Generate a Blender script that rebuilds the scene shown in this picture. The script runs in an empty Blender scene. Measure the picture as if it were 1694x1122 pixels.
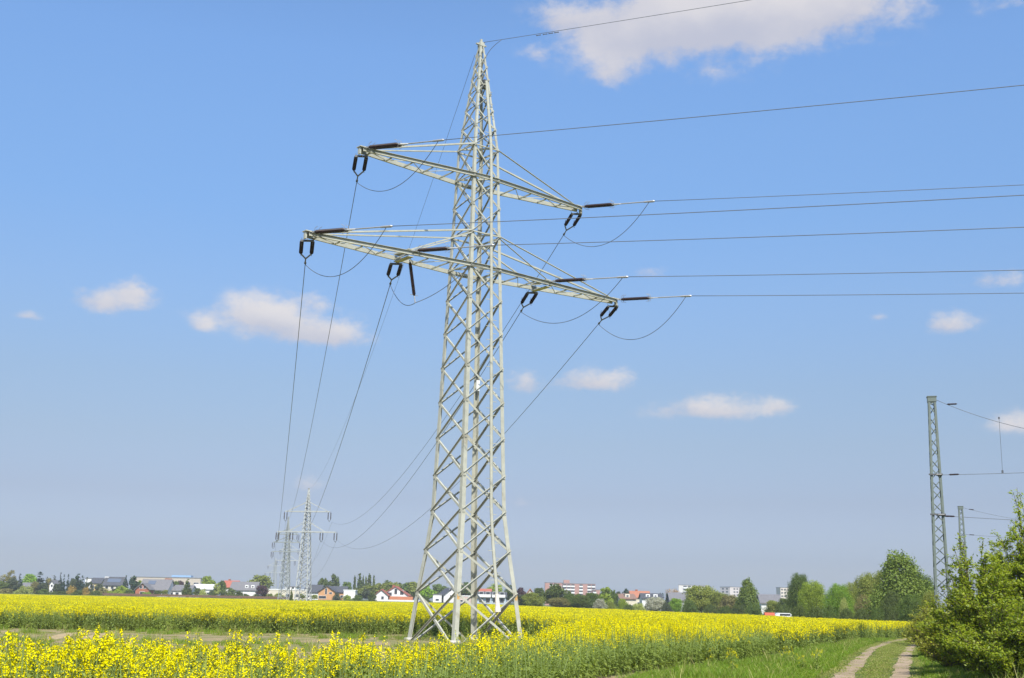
import bpy, math, random
import numpy as np
from mathutils import Vector, Matrix

sc = bpy.context.scene
COL = sc.collection

# ------------------------------------------------------------------ camera
FPX, PW, PH, EYE = 2000.0, 1694.0, 1122.0, 1.8          # focal length in photo pixels, photo size, eye height
PITCH, ROLL = math.atan((996.3 - 561) / 2000.0), 0.0205
cF = np.array([0, math.cos(PITCH), math.sin(PITCH)])
_R0 = np.array([1.0, 0, 0]); _U0 = np.array([0, -math.sin(PITCH), math.cos(PITCH)])
cR = _R0 * math.cos(ROLL) + _U0 * math.sin(ROLL)
cU = -_R0 * math.sin(ROLL) + _U0 * math.cos(ROLL)
cam = bpy.data.cameras.new("camera"); camo = bpy.data.objects.new("camera", cam); COL.objects.link(camo)
M = Matrix.Identity(4)
for i in range(3):
    M[i][0], M[i][1], M[i][2] = cR[i], cU[i], -cF[i]
M[2][3] = EYE
camo.matrix_world = M
cam.sensor_width = 36.0; cam.lens = FPX / PW * 36.0
cam.clip_start = 0.5; cam.clip_end = 9000
sc.camera = camo

# ------------------------------------------------------------------ sky and sun
SUN_AZ, SUN_EL = math.radians(10), math.radians(50)     # sun stands behind the viewer, to the right
S_DIR = Vector((math.sin(SUN_AZ) * math.cos(SUN_EL), -math.cos(SUN_AZ) * math.cos(SUN_EL), math.sin(SUN_EL)))
sun = bpy.data.lights.new("sun", 'SUN'); sun.energy = 5.0; sun.angle = math.radians(0.5); sun.color = (1.0, 0.955, 0.88)
suno = bpy.data.objects.new("sun", sun); COL.objects.link(suno)
suno.rotation_euler = S_DIR.to_track_quat('Z', 'Y').to_euler()

sc.view_settings.view_transform = 'Standard'; sc.view_settings.look = 'None'
sc.view_settings.exposure = 0.4; sc.view_settings.gamma = 1.0
sc.cycles.use_denoising = True
sc.cycles.max_bounces = 6; sc.cycles.diffuse_bounces = 1; sc.cycles.glossy_bounces = 2
sc.cycles.transmission_bounces = 3; sc.cycles.volume_bounces = 1; sc.cycles.transparent_max_bounces = 6


class NT:
    """tiny helper round a node tree"""
    def __init__(s, tree):
        s.t = tree; s.n = tree.nodes; s.l = tree.links
    def node(s, typ, **kw):
        n = s.n.new(typ)
        for k, v in kw.items(): setattr(n, k, v)
        return n
    def put(s, sock, v):
        if hasattr(v, 'links') or isinstance(v, bpy.types.NodeSocket): s.l.new(v, sock)
        else: sock.default_value = v
    def m(s, op, a, b=None, c=None, clamp=False):
        n = s.node('ShaderNodeMath', operation=op, use_clamp=clamp)
        s.put(n.inputs[0], a)
        if b is not None: s.put(n.inputs[1], b)
        if c is not None: s.put(n.inputs[2], c)
        return n.outputs[0]
    def dot(s, a, b):
        n = s.node('ShaderNodeVectorMath', operation='DOT_PRODUCT'); s.put(n.inputs[0], a); s.put(n.inputs[1], b); return n.outputs['Value']
    def noise(s, vec, scale, detail=4, rough=0.55):
        n = s.node('ShaderNodeTexNoise'); s.put(n.inputs['Scale'], scale); n.inputs['Detail'].default_value = detail
        n.inputs['Roughness'].default_value = rough
        if vec is not None: s.l.new(vec, n.inputs['Vector'])
        return n.outputs['Fac']
    def ramp(s, fac, stops, interp='LINEAR'):
        n = s.node('ShaderNodeValToRGB'); n.color_ramp.interpolation = interp
        e = n.color_ramp.elements
        while len(e) < len(stops): e.new(0.5)
        for i, (p, c) in enumerate(stops):
            e[i].position = p; e[i].color = (*c, 1) if len(c) == 3 else c
        s.put(n.inputs[0], fac); return n.outputs[0]
    def mix(s, fac, a, b, blend='MIX'):
        n = s.node('ShaderNodeMix', data_type='RGBA', blend_type=blend)
        s.put(n.inputs[0], fac)
        for sock, v in ((n.inputs[6], a), (n.inputs[7], b)):
            if isinstance(v, tuple): v = (*v, 1) if len(v) == 3 else v
            s.put(sock, v)
        return n.outputs[2]
    def smooth(s, x, lo, hi):
        n = s.node('ShaderNodeMapRange', interpolation_type='SMOOTHSTEP')
        s.put(n.inputs[0], x); s.put(n.inputs[1], lo); s.put(n.inputs[2], hi); return n.outputs[0]


def ray(px, py):
    return cF + cR * ((px - PW / 2) / FPX) + cU * ((PH / 2 - py) / FPX)

world = bpy.data.worlds.new("World"); sc.world = world; world.use_nodes = True
w = NT(world.node_tree); w.n.clear()
sky = w.node('ShaderNodeTexSky', sky_type='NISHITA'); sky.sun_disc = False
sky.sun_elevation = SUN_EL; sky.sun_rotation = math.pi - SUN_AZ
sky.altitude = 0; sky.air_density = 1.0; sky.dust_density = 1.6; sky.ozone_density = 2.0
tc = w.node('ShaderNodeTexCoord'); DIRV = tc.outputs['Generated']
sep = w.node('ShaderNodeSeparateXYZ'); w.l.new(DIRV, sep.inputs[0])
SKY_GAIN = [(0.0, (0.92, 0.98, 1.42)), (0.020, (0.91, 0.97, 1.36)), (0.036, (0.79, 0.84, 1.19)), (0.081, (0.78, 0.745, 0.92)), (0.127, (0.87, 0.83, 0.905)), (0.173, (0.95, 0.94, 0.995)), (0.241, (1.05, 1.13, 1.245)), (0.307, (1.085, 1.28, 1.46)), (0.371, (1.205, 1.43, 1.625)), (0.427, (1.28, 1.535, 1.765)), (1.0, (1.15, 1.38, 1.59))]
gain = w.ramp(w.m('MAXIMUM', sep.outputs[2], 0.0), [(p, tuple(x / 4 for x in c)) for p, c in SKY_GAIN])
skyc = w.mix(1.0, w.mix(1.0, sky.outputs[0], gain, 'MULTIPLY'), (4.0, 4.0, 4.0), 'MULTIPLY')
# fair-weather clouds: each is a soft bump in its own tangent plane of the sky, roughened by noise
CLOUDS = [  # px, py, half width, half height, strength
    (1160, 35, 190, 115, 1.4), (1340, 10, 175, 80, 1.25), (1010, 120, 50, 45, 0.62), (935, 35, 60, 30, 0.7), (1040, 60, 70, 50, 0.7),
    (182, 502, 72, 28, 1.0), (222, 482, 36, 26, 0.85), (425, 520, 62, 34, 0.85), (480, 545, 85, 42, 1.15), (560, 558, 55, 28, 0.9), (515, 500, 30, 22, 0.6),
    (1178, 680, 98, 27, 1.15), (985, 633, 76, 26, 1.1), (872, 638, 36, 28, 0.8), (1290, 673, 22, 16, 0.8),
    (1572, 538, 44, 25, 1.05), (1072, 453, 40, 20, 0.85), (1640, 465, 48, 20, 0.85), (1685, 702, 42, 24, 0.75),
    (48, 523, 22, 11, 0.8), (330, 538, 22, 18, 0.7), (1452, 525, 16, 13, 0.75), (512, 803, 30, 18, 0.6),
    (890, 90, 34, 22, 0.45), (1665, 8, 50, 20, 0.5), (855, 832, 36, 14, 0.38),
]
acc = None; lit = None
for (px, py, a, b, g) in CLOUDS:
    d = ray(px, py); d = d / np.linalg.norm(d)
    r = np.cross(d, [0, 0, 1]); r /= np.linalg.norm(r); u = np.cross(r, d)
    X = w.m('MULTIPLY', w.dot(DIRV, tuple(r)), FPX / a)
    Y = w.m('MULTIPLY', w.dot(DIRV, tuple(u)), FPX / b)
    Yl = w.m('MINIMUM', Y, w.m('MULTIPLY', Y, 1.7))      # flatter underside
    r2 = w.m('ADD', w.m('MULTIPLY', X, X), w.m('MULTIPLY', Yl, Yl))
    front = w.m('GREATER_THAN', w.dot(DIRV, tuple(d)), 0.0)
    bump = w.m('MULTIPLY', w.m('MULTIPLY', w.m('EXPONENT', w.m('MULTIPLY', r2, -1.1)), front), g)
    acc = bump if acc is None else w.m('ADD', acc, bump)
    ly = w.m('MULTIPLY', bump, w.m('ADD', w.m('MULTIPLY', Y, 0.55), w.m('MULTIPLY', X, 0.15)))
    lit = ly if lit is None else w.m('ADD', lit, ly)
stretch = w.node('ShaderNodeMapping'); stretch.inputs['Scale'].default_value = (1, 1, 1.5); w.l.new(DIRV, stretch.inputs[0])
n1 = w.noise(stretch.outputs[0], 15, 9, 0.60); n2 = w.noise(stretch.outputs[0], 60, 7, 0.62)
field = w.m('ADD', acc, w.m('ADD', w.m('MULTIPLY', w.m('SUBTRACT', n1, 0.5), 1.9), w.m('MULTIPLY', w.m('SUBTRACT', n2, 0.5), 0.8)))
mask = w.m('MULTIPLY', w.smooth(field, 0.14, 1.18), w.smooth(acc, 0.03, 0.35))
mask = w.m('MULTIPLY', mask, 0.86)
shade = w.smooth(w.m('ADD', lit, w.m('MULTIPLY', w.m('SUBTRACT', n1, 0.5), 1.1)), -0.35, 0.45)
cloudc = w.mix(shade, (0.44, 0.44, 0.50), (0.62, 0.585, 0.575))
bg = w.node('ShaderNodeBackground'); bgc = w.node('ShaderNodeBackground'); bgc.inputs[1].default_value = 1.0
bg.inputs[1].default_value = 0.1
w.l.new(skyc, bg.inputs[0]); w.l.new(cloudc, bgc.inputs[0])
mx = w.node('ShaderNodeMixShader'); w.l.new(mask, mx.inputs[0]); w.l.new(bg.outputs[0], mx.inputs[1]); w.l.new(bgc.outputs[0], mx.inputs[2])
wo = w.node('ShaderNodeOutputWorld'); w.l.new(mx.outputs[0], wo.inputs[0])
world.cycles.sampling_method = 'MANUAL'; world.cycles.sample_map_resolution = 512

# ------------------------------------------------------------------ placing helpers
rng = np.random.default_rng(7); random.seed(7)

def sstep(t):
    t = np.clip(t, 0, 1); return t * t * (3 - 2 * t)

def ground(x, y):
    """height of the land: flat, falling a little to the right, rising a touch to the village"""
    x = np.asarray(x, float); y = np.asarray(y, float)
    return -0.7 * sstep(x / 70.0) + 1.2 * sstep((y - 385) / 70.0) * sstep((40 - x) / 60.0)

def horizon(px):
    return 996.3 + 0.0205 * (px - 847)

def at(px, py, Y):
    d = ray(px, py); return np.array([0, 0, EYE]) + d * (Y / d[1])

def gp(px, py):
    """ground point seen at a photo pixel"""
    d = ray(px, py); z = 0.0
    for _ in range(12):
        p = np.array([0, 0, EYE]) + d * ((z - EYE) / d[2]); z = float(ground(p[0], p[1]))
    return p

def proj_px(x, y):
    """photo column of a ground position (numpy)"""
    z = y * cF[1] + (0.6 - EYE) * cF[2]
    return PW / 2 + FPX * (x * cR[0] + y * cR[1] + (0.6 - EYE) * cR[2]) / z


class MB:
    """collects verts and faces, then links them as ONE mesh object"""
    def __init__(s): s.v = []; s.f = []; s.mi = []
    def add(s, vs, fs, mi=0):
        o = len(s.v); s.v += [tuple(map(float, p)) for p in vs]; s.f += [tuple(i + o for i in f) for f in fs]; s.mi += [mi] * len(fs)
    def box(s, lo, hi, mi=0, rz=0.0, c=(0, 0, 0)):
        x0, y0, z0 = lo; x1, y1, z1 = hi
        vs = [(x0, y0, z0), (x1, y0, z0), (x1, y1, z0), (x0, y1, z0), (x0, y0, z1), (x1, y0, z1), (x1, y1, z1), (x0, y1, z1)]
        if rz:
            ca, sa = math.cos(rz), math.sin(rz)
            vs = [(x * ca - y * sa, x * sa + y * ca, z) for x, y, z in vs]
        vs = [(x + c[0], y + c[1], z + c[2]) for x, y, z in vs]
        s.add(vs, [(0, 3, 2, 1), (4, 5, 6, 7), (0, 1, 5, 4), (1, 2, 6, 5), (2, 3, 7, 6), (3, 0, 4, 7)], mi)
    def sweep(s, P, Q, prof, ax, ay, mi=0):
        """extrude a closed 2-D profile (CCW) from P to Q with profile axes ax, ay"""
        P, Q = np.array(P, float), np.array(Q, float); n = len(prof)
        vs = [P + ax * a + ay * b for a, b in prof] + [Q + ax * a + ay * b for a, b in prof]
        fs = [(i, (i + 1) % n, n + (i + 1) % n, n + i) for i in range(n)] + [tuple(range(n))[::-1], tuple(range(n, 2 * n))]
        s.add(vs, fs, mi)
    def angle(s, P, Q, nrm, w, t=0.014, out=None, mi=0, top=False):
        """L-angle member lying on a face with outward normal nrm; standing flange at its lower (or top) edge, pointing out"""
        P, Q = np.array(P, float), np.array(Q, float); d = Q - P; d /= np.linalg.norm(d)
        nrm = np.array(nrm, float); nrm = nrm - d * (nrm @ d); nrm /= np.linalg.norm(nrm)
        u = np.cross(nrm, d)
        if u[2] < 0 or (abs(u[2]) < 1e-6 and u[0] < 0): u = -u
        o = w * 0.85 if out is None else out
        lo, hi = -w / 2, w / 2
        if top: prof = [(lo, 0), (hi, 0), (hi, o), (hi - t, o), (hi - t, t), (lo, t)]
        elif o >= 0: prof = [(lo, 0), (hi, 0), (hi, t), (lo + t, t), (lo + t, o), (lo, o)]
        else: prof = [(lo, 0), (lo, o), (lo + t, o), (lo + t, -t), (hi, -t), (hi, 0)]
        s.sweep(P, Q, prof, u, nrm, mi)
    def bar(s, P, Q, w, t, up=(0, 0, 1), mi=0):
        P, Q = np.array(P, float), np.array(Q, float); d = Q - P; d /= np.linalg.norm(d)
        a = np.cross(d, up)
        if np.linalg.norm(a) < 1e-4: a = np.cross(d, (1, 0, 0))
        a /= np.linalg.norm(a); b = np.cross(a, d)
        s.sweep(P, Q, [(-w / 2, -t / 2), (w / 2, -t / 2), (w / 2, t / 2), (-w / 2, t / 2)], a, b, mi)
    def tube(s, pts, r, n=6, mi=0, caps=True):
        pts = [np.array(p, float) for p in pts]
        rs = r if isinstance(r, (list, tuple, np.ndarray)) else [r] * len(pts)
        vs = []; up = np.array([0, 0, 1.0])
        for i, p in enumerate(pts):
            d = pts[min(i + 1, len(pts) - 1)] - pts[max(i - 1, 0)]; d /= max(np.linalg.norm(d), 1e-9)
            a = np.cross(d, up)
            if np.linalg.norm(a) < 1e-3: a = np.cross(d, (1, 0, 0.0))
            a /= np.linalg.norm(a); b = np.cross(a, d)
            vs += [p + (a * math.cos(2 * math.pi * k / n) + b * math.sin(2 * math.pi * k / n)) * rs[i] for k in range(n)]
        fs = [(i * n + k, i * n + (k + 1) % n, (i + 1) * n + (k + 1) % n, (i + 1) * n + k) for i in range(len(pts) - 1) for k in range(n)]
        if caps: fs += [tuple(range(n))[::-1], tuple(range((len(pts) - 1) * n, len(pts) * n))]
        s.add(vs, fs, mi)
    def mesh(s, name, mats, smooth=False):
        me = bpy.data.meshes.new(name); me.from_pydata(s.v, [], s.f)
        for m in (mats if isinstance(mats, (list, tuple)) else [mats]): me.materials.append(m)
        if any(s.mi): me.polygons.foreach_set('material_index', s.mi)
        if smooth: me.polygons.foreach_set('use_smooth', [True] * len(s.f))
        me.update(); return me
    def build(s, name, mats, parent=None, smooth=False):
        return link(name, s.mesh(name, mats, smooth), parent)

def link(name, me, parent=None):
    o = bpy.data.objects.new(name, me); COL.objects.link(o)
    if parent is not None: o.parent = parent
    return o

def tag(o, label=None, cat=None, group=None, kind=None):
    if label: o['label'] = label
    if cat: o['category'] = cat
    if group: o['group'] = group
    if kind: o['kind'] = kind
    return o

def empty(name, loc, rz=0.0):
    o = bpy.data.objects.new(name, None); COL.objects.link(o)
    o.location = tuple(map(float, loc)); o.rotation_euler = (0, 0, rz); o.empty_display_size = 0.5
    return o

def copy_tree(o, parent=None):
    c = o.copy(); COL.objects.link(c); c.parent = parent
    for ch in list(o.children): copy_tree(ch, c)
    return c

def quads_mesh(name, V, mats, mi=None, n=4):
    """V: (k, n, 3) array of separate n-gons -> mesh (fast)"""
    V = np.asarray(V, np.float32); k = len(V)
    me = bpy.data.meshes.new(name)
    me.vertices.add(k * n); me.vertices.foreach_set('co', V.reshape(-1))
    me.loops.add(k * n); me.loops.foreach_set('vertex_index', np.arange(k * n, dtype=np.int32))
    me.polygons.add(k); me.polygons.foreach_set('loop_start', np.arange(0, k * n, n, dtype=np.int32))
    try: me.polygons.foreach_set('loop_total', np.full(k, n, np.int32))
    except Exception: pass
    for m in (mats if isinstance(mats, (list, tuple)) else [mats]): me.materials.append(m)
    if mi is not None: me.polygons.foreach_set('material_index', np.asarray(mi, np.int32))
    me.update(calc_edges=True); return me

def leaf_quads(P, N, L, W, roll=None, r=None):
    """diamond leaves centred at P (k,3), facing N, length L, width W"""
    r = r or rng
    k = len(P); N = N / np.maximum(np.linalg.norm(N, axis=1, keepdims=True), 1e-9)
    T = r.normal(size=(k, 3)) if roll is None else roll
    T = T - N * (T * N).sum(1, keepdims=True); T /= np.maximum(np.linalg.norm(T, axis=1, keepdims=True), 1e-9)
    B = np.cross(N, T)
    L = np.broadcast_to(np.asarray(L, float), (k,))[:, None]; W = np.broadcast_to(np.asarray(W, float), (k,))[:, None]
    return np.stack([P - T * L / 2, P + B * W / 2 - T * L * 0.05 + N * W * 0.12, P + T * L / 2, P - B * W / 2 - T * L * 0.05 + N * W * 0.12], 1)

# ------------------------------------------------------------------ materials
MATS = {}
def principled(name, col, rough=0.7, metal=0.0, spec=0.3, var=0.12, scale=6.0, bump=0.0, dirt=None, coord='Object'):
    if name in MATS: return MATS[name]
    m = bpy.data.materials.new(name); m.use_nodes = True; t = NT(m.node_tree)
    b = t.n['Principled BSDF']; tcn = t.node('ShaderNodeTexCoord'); vec = tcn.outputs[coord]
    n = t.noise(vec, scale, 5, 0.6)
    lo = tuple(c * (1 - var) for c in col); hi = tuple(min(1, c * (1 + var)) for c in col)
    c = t.ramp(n, [(0.3, lo), (0.7, hi)])
    if dirt:
        n2 = t.noise(vec, scale * 0.35, 6, 0.7)
        c = t.mix(t.smooth(n2, 0.55, 0.75), c, dirt)
    t.put(b.inputs['Base Color'], c); b.inputs['Roughness'].default_value = rough; b.inputs['Metallic'].default_value = metal
    b.inputs['Specular IOR Level'].default_value = spec
    if bump:
        bn = t.node('ShaderNodeBump'); bn.inputs['Strength'].default_value = bump; t.l.new(t.noise(vec, scale * 4, 3), bn.inputs['Height']); t.l.new(bn.outputs[0], b.inputs['Normal'])
    MATS[name] = m; return m

def leafmat(name, cols, trans=0.35, rough=0.55, tcol=None, gloss=0.02):
    """foliage: colour varies from leaf to leaf, light passes through"""
    if name in MATS: return MATS[name]
    m = bpy.data.materials.new(name); m.use_nodes = True; t = NT(m.node_tree); t.n.clear()
    g = t.node('ShaderNodeNewGeometry'); oi = t.node('ShaderNodeObjectInfo')
    k = len(cols)
    c = t.ramp(g.outputs['Random Per Island'], [(i / max(1, k - 1), cc) for i, cc in enumerate(cols)])
    tcn = t.node('ShaderNodeTexCoord')
    hs = t.node('ShaderNodeHueSaturation'); t.put(hs.inputs['Color'], c)
    t.put(hs.inputs['Value'], t.m('ADD', 0.86, t.m('MULTIPLY', oi.outputs['Random'], 0.28)))
    c = hs.outputs[0]
    d = t.node('ShaderNodeBsdfDiffuse'); t.put(d.inputs[0], c)
    tr = t.node('ShaderNodeBsdfTranslucent')
    t.put(tr.inputs[0], t.mix(1.0, c, tcol or (1.25, 1.2, 0.6), 'MULTIPLY'))
    x = t.node('ShaderNodeMixShader'); x.inputs[0].default_value = trans; t.l.new(d.outputs[0], x.inputs[1]); t.l.new(tr.outputs[0], x.inputs[2])
    gl = t.node('ShaderNodeBsdfGlossy'); gl.inputs['Roughness'].default_value = rough + 0.1; gl.inputs[0].default_value = (0.9, 0.95, 1, 1)
    y = t.node('ShaderNodeMixShader'); y.inputs[0].default_value = gloss; t.l.new(x.outputs[0], y.inputs[1]); t.l.new(gl.outputs[0], y.inputs[2])
    o = t.node('ShaderNodeOutputMaterial'); t.l.new(y.outputs[0], o.inputs[0])
    MATS[name] = m; return m

STEEL = principled('painted_steel', (0.39, 0.388, 0.315), 0.5, 0.0, 0.4, 0.12, 3.0, dirt=(0.27, 0.25, 0.185))
STEELFAR = principled('galvanised_steel', (0.36, 0.375, 0.36), 0.55, 0.0, 0.4, 0.1, 2.0)
STEELGRN = principled('green_painted_steel', (0.125, 0.15, 0.128), 0.5, 0.0, 0.4, 0.12, 4.0)
RUST = principled('rust_patch', (0.50, 0.30, 0.10), 0.8, 0, 0.2, 0.3, 9)
DARKMETAL = principled('dark_fitting', (0.10, 0.10, 0.10), 0.5, 0.3, 0.4, 0.2, 20)
GREYMETAL = principled('zinc_fitting', (0.33, 0.33, 0.32), 0.45, 0.4, 0.5, 0.2, 20)
PORC = principled('brown_porcelain', (0.022, 0.010, 0.009), 0.45, 0, 0.25, 0.2, 12)
WIRE = principled('aluminium_wire', (0.115, 0.125, 0.14), 0.5, 0.2, 0.4, 0.1, 1)
CONC = principled('concrete', (0.42, 0.40, 0.36), 0.9, 0, 0.2, 0.15, 8, 0.3)
WHITEPLATE = principled('white_plate', (0.75, 0.75, 0.72), 0.5, 0, 0.4, 0.05, 5)
GLASS = principled('window_glass', (0.035, 0.04, 0.05), 0.12, 0, 0.6, 0.2, 1)
BARK = principled('bark', (0.11, 0.085, 0.06), 0.9, 0, 0.1, 0.3, 12, 0.4)
BIRCHBARK = principled('birch_bark', (0.45, 0.43, 0.38), 0.8, 0, 0.1, 0.4, 9)
BLACK = principled('tyre_rubber', (0.02, 0.02, 0.02), 0.8)

# ------------------------------------------------------------------ the land
def ground_material():
    m = bpy.data.materials.new('meadow_soil'); m.use_nodes = True; t = NT(m.node_tree); b = t.n['Principled BSDF']
    g = t.node('ShaderNodeNewGeometry'); v = g.outputs['Position']
    n1 = t.noise(v, 0.9, 6, 0.65); n2 = t.noise(v, 6.0, 5, 0.6); n3 = t.noise(v, 0.12, 3)
    c = t.ramp(n1, [(0.3, (0.045, 0.075, 0.018)), (0.5, (0.075, 0.105, 0.026)), (0.72, (0.14, 0.12, 0.055))])
    c = t.mix(t.smooth(n2, 0.5, 0.75), c, (0.055, 0.10, 0.018))
    c = t.mix(t.m('MULTIPLY', n3, 0.35), c, (0.10, 0.10, 0.035))
    t.put(b.inputs['Base Color'], c); b.inputs['Roughness'].default_value = 0.95; b.inputs['Specular IOR Level'].default_value = 0.1
    bn = t.node('ShaderNodeBump'); bn.inputs['Strength'].default_value = 0.6; bn.inputs['Distance'].default_value = 0.05; t.l.new(n2, bn.inputs['Height']); t.l.new(bn.outputs[0], b.inputs['Normal'])
    return m

def soil_material(name, tan, green, gmix, sc1=1.3):
    m = bpy.data.materials.new(name); m.use_nodes = True; t = NT(m.node_tree); b = t.n['Principled BSDF']
    g = t.node('ShaderNodeNewGeometry'); v = g.outputs['Position']
    n1 = t.noise(v, sc1, 6, 0.7); n2 = t.noise(v, 0.35, 4, 0.6); n4 = t.noise(v, 14, 4, 0.7)
    c = t.ramp(n1, [(0.25, tuple(x * 0.72 for x in tan)), (0.75, tuple(min(1, x * 1.18) for x in tan))])
    c = t.mix(t.m('MULTIPLY', t.smooth(t.m('ADD', n2, t.m('MULTIPLY', t.m('SUBTRACT', n4, 0.5), 0.7)), 0.40, 0.62), gmix), c, green)
    t.put(b.inputs['Base Color'], c); b.inputs['Roughness'].default_value = 0.95; b.inputs['Specular IOR Level'].default_value = 0.1
    bn = t.node('ShaderNodeBump'); bn.inputs['Strength'].default_value = 0.7; bn.inputs['Distance'].default_value = 0.04; t.l.new(n4, bn.inputs['Height']); t.l.new(bn.outputs[0], b.inputs['Normal'])
    return m

def axis(*segs):
    out = []
    for a, b, n in segs: out += list(np.linspace(a, b, n, endpoint=False))
    return np.array(out + [segs[-1][1]])
gx_ = axis((-2000, -300, 12), (-300, -40, 14), (-40, 100, 56), (100, 300, 20), (300, 2000, 12))
gy_ = axis((-120, 0, 5), (0, 140, 50), (140, 380, 24), (380, 470, 18), (470, 2400, 20))
XX, YY = np.meshgrid(gx_, gy_); ZZ = ground(XX, YY)
nv = np.stack([XX, YY, ZZ], -1).reshape(-1, 3); nx = len(gx_)
b = MB(); b.v = [tuple(p) for p in nv]
b.f = [(j * nx + i, j * nx + i + 1, (j + 1) * nx + i + 1, (j + 1) * nx + i) for j in range(len(gy_) - 1) for i in range(nx - 1)]; b.mi = [0] * len(b.f)
tag(b.build('ground', ground_material(), smooth=True), kind='structure')

def strip_sheet(name, left, right, mat, lift=0.006, n=60, rough_edge=0.0):
    """sheet between two polylines (world XY), resampled, draped on the land"""
    def resample(pl):
        pl = np.array(pl, float); s = np.r_[0, np.cumsum(np.linalg.norm(np.diff(pl, axis=0), axis=1))]
        u = np.linspace(0, s[-1], n); return np.stack([np.interp(u, s, pl[:, 0]), np.interp(u, s, pl[:, 1])], 1)
    A, B = resample(left), resample(right)
    if rough_edge:
        e = np.cumsum(rng.normal(0, 1, (2, n)), axis=1); e -= np.linspace(0, 1, n) * e[:, -1:]
        e = rough_edge * (0.35 * e / max(1e-6, np.abs(e).max()) + 0.5 * rng.uniform(-1, 1, (2, n)))
        d = (B - A) / np.maximum(np.linalg.norm(B - A, axis=1, keepdims=True), 1e-6)
        A = A - d * e[0][:, None]; B = B + d * e[1][:, None]
    mb = MB(); K = 6
    for i in range(n):
        for k in range(K + 1):
            p = A[i] + (B[i] - A[i]) * k / K; mb.v.append((p[0], p[1], float(ground(p[0], p[1])) + lift))
    mb.f = [(i * (K + 1) + k, i * (K + 1) + k + 1, (i + 1) * (K + 1) + k + 1, (i + 1) * (K + 1) + k) for i in range(n - 1) for k in range(K)]; mb.mi = [0] * len(mb.f)
    return tag(mb.build(name, mat), kind='structure')

# fallow strip under the pylon, with two wheel marks
strip_sheet('fallow_strip', [(-34, 18), (-2, 20), (4, 30), (8, 52)], [(-50, 66), (-16, 66), (-2, 70), (14, 70)],
            soil_material('fallow_soil', (0.31, 0.235, 0.135), (0.13, 0.155, 0.045), 0.75), 0.006)
MARK = soil_material('wheel_mark_soil', (0.40, 0.30, 0.17), (0.2, 0.19, 0.08), 0.25, 3)
for (p0, p1) in (((60, 1062), (168, 1038)), ((128, 1062), (215, 1037.5))):
    a_, b_ = gp(*p0)[:2], gp(*p1)[:2]; dd = (b_ - a_) / np.linalg.norm(b_ - a_); nn = np.array([-dd[1], dd[0]]) * 0.35
    strip_sheet('wheel_mark', [a_ + nn, b_ + nn], [a_ - nn, b_ - nn], MARK, 0.012, 24, 0.12)
# the farm track: two worn ruts
RUT = soil_material('rut_dirt', (0.36, 0.27, 0.185), (0.22, 0.175, 0.10), 0.6, 5)
lr_px = [(1330, 1150), (1376, 1122), (1400, 1103), (1419, 1087), (1437, 1073), (1462, 1063), (1490, 1057.5)]
lr2 = [(1374, 1150), (1411, 1122), (1425, 1104), (1438, 1087), (1451, 1073.3), (1475, 1063.7), (1503, 1058)]
rr_px = [(1462, 1180), (1475, 1122), (1481, 1098), (1488, 1084), (1503, 1068), (1522, 1061.3)]
rr2 = [(1507, 1180), (1504, 1122), (1506, 1098), (1506, 1084.5), (1516, 1068.6), (1535, 1061.8)]
RUTS = []
for A_, B_ in ((lr_px, lr2), (rr_px, rr2)):
    A_ = [gp(*q)[:2] for q in A_]; B_ = [gp(*q)[:2] for q in B_]
    e = A_[-1] - A_[-2]; e = e / np.linalg.norm(e)
    A_.append(A_[-1] + e * 60); B_.append(B_[-1] + e * 60)
    strip_sheet('track_rut', A_, B_, RUT, 0.010, 110, 0.16); RUTS.append((np.array(A_), np.array(B_)))

# ------------------------------------------------------------------ scattered ground cover (stuff)
def in_poly(x, y, poly):
    poly = np.asarray(poly, float); inside = np.zeros(len(x), bool); n = len(poly); j = n - 1
    for i in range(n):
        xi, yi = poly[i]; xj, yj = poly[j]
        c = ((yi > y) != (yj > y)) & (x < (xj - xi) * (y - yi) / (yj - yi + 1e-12) + xi)
        inside ^= c; j = i
    return inside

def vnoise(x, y, scale, seed=0):
    """smooth value noise 0..1"""
    r = np.random.default_rng(seed); T = r.random((64, 64))
    u = np.asarray(x) / scale; v = np.asarray(y) / scale
    i = np.floor(u).astype(int); j = np.floor(v).astype(int); fu = u - i; fv = v - j
    fu = fu * fu * (3 - 2 * fu); fv = fv * fv * (3 - 2 * fv)
    g = lambda a, b_: T[a % 64, b_ % 64]
    return (g(i, j) * (1 - fu) + g(i + 1, j) * fu) * (1 - fv) + (g(i, j + 1) * (1 - fu) + g(i + 1, j + 1) * fu) * fv

def scatter_points(poly, spacing, margin=160, jitter=0.5):
    poly = np.asarray(poly, float)
    x0, y0 = poly.min(0); x1, y1 = poly.max(0)
    xs = np.arange(x0, x1, spacing); ys = np.arange(y0, y1, spacing)
    X, Y = np.meshgrid(xs, ys); X = X.ravel(); Y = Y.ravel()
    X = X + rng.uniform(-jitter, jitter, len(X)) * spacing; Y = Y + rng.uniform(-jitter, jitter, len(Y)) * spacing
    px = proj_px(X, np.maximum(Y, 4))
    k = in_poly(X, Y, poly) & (px > -margin) & (px < PW + margin) & (Y > 4)
    return X[k], Y[k]

def protos(cname, meshes):
    c = bpy.data.collections.new(cname)
    for i, me in enumerate(meshes):
        o = bpy.data.objects.new('%s_%02d' % (cname, i), me); c.objects.link(o)
    return c

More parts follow.
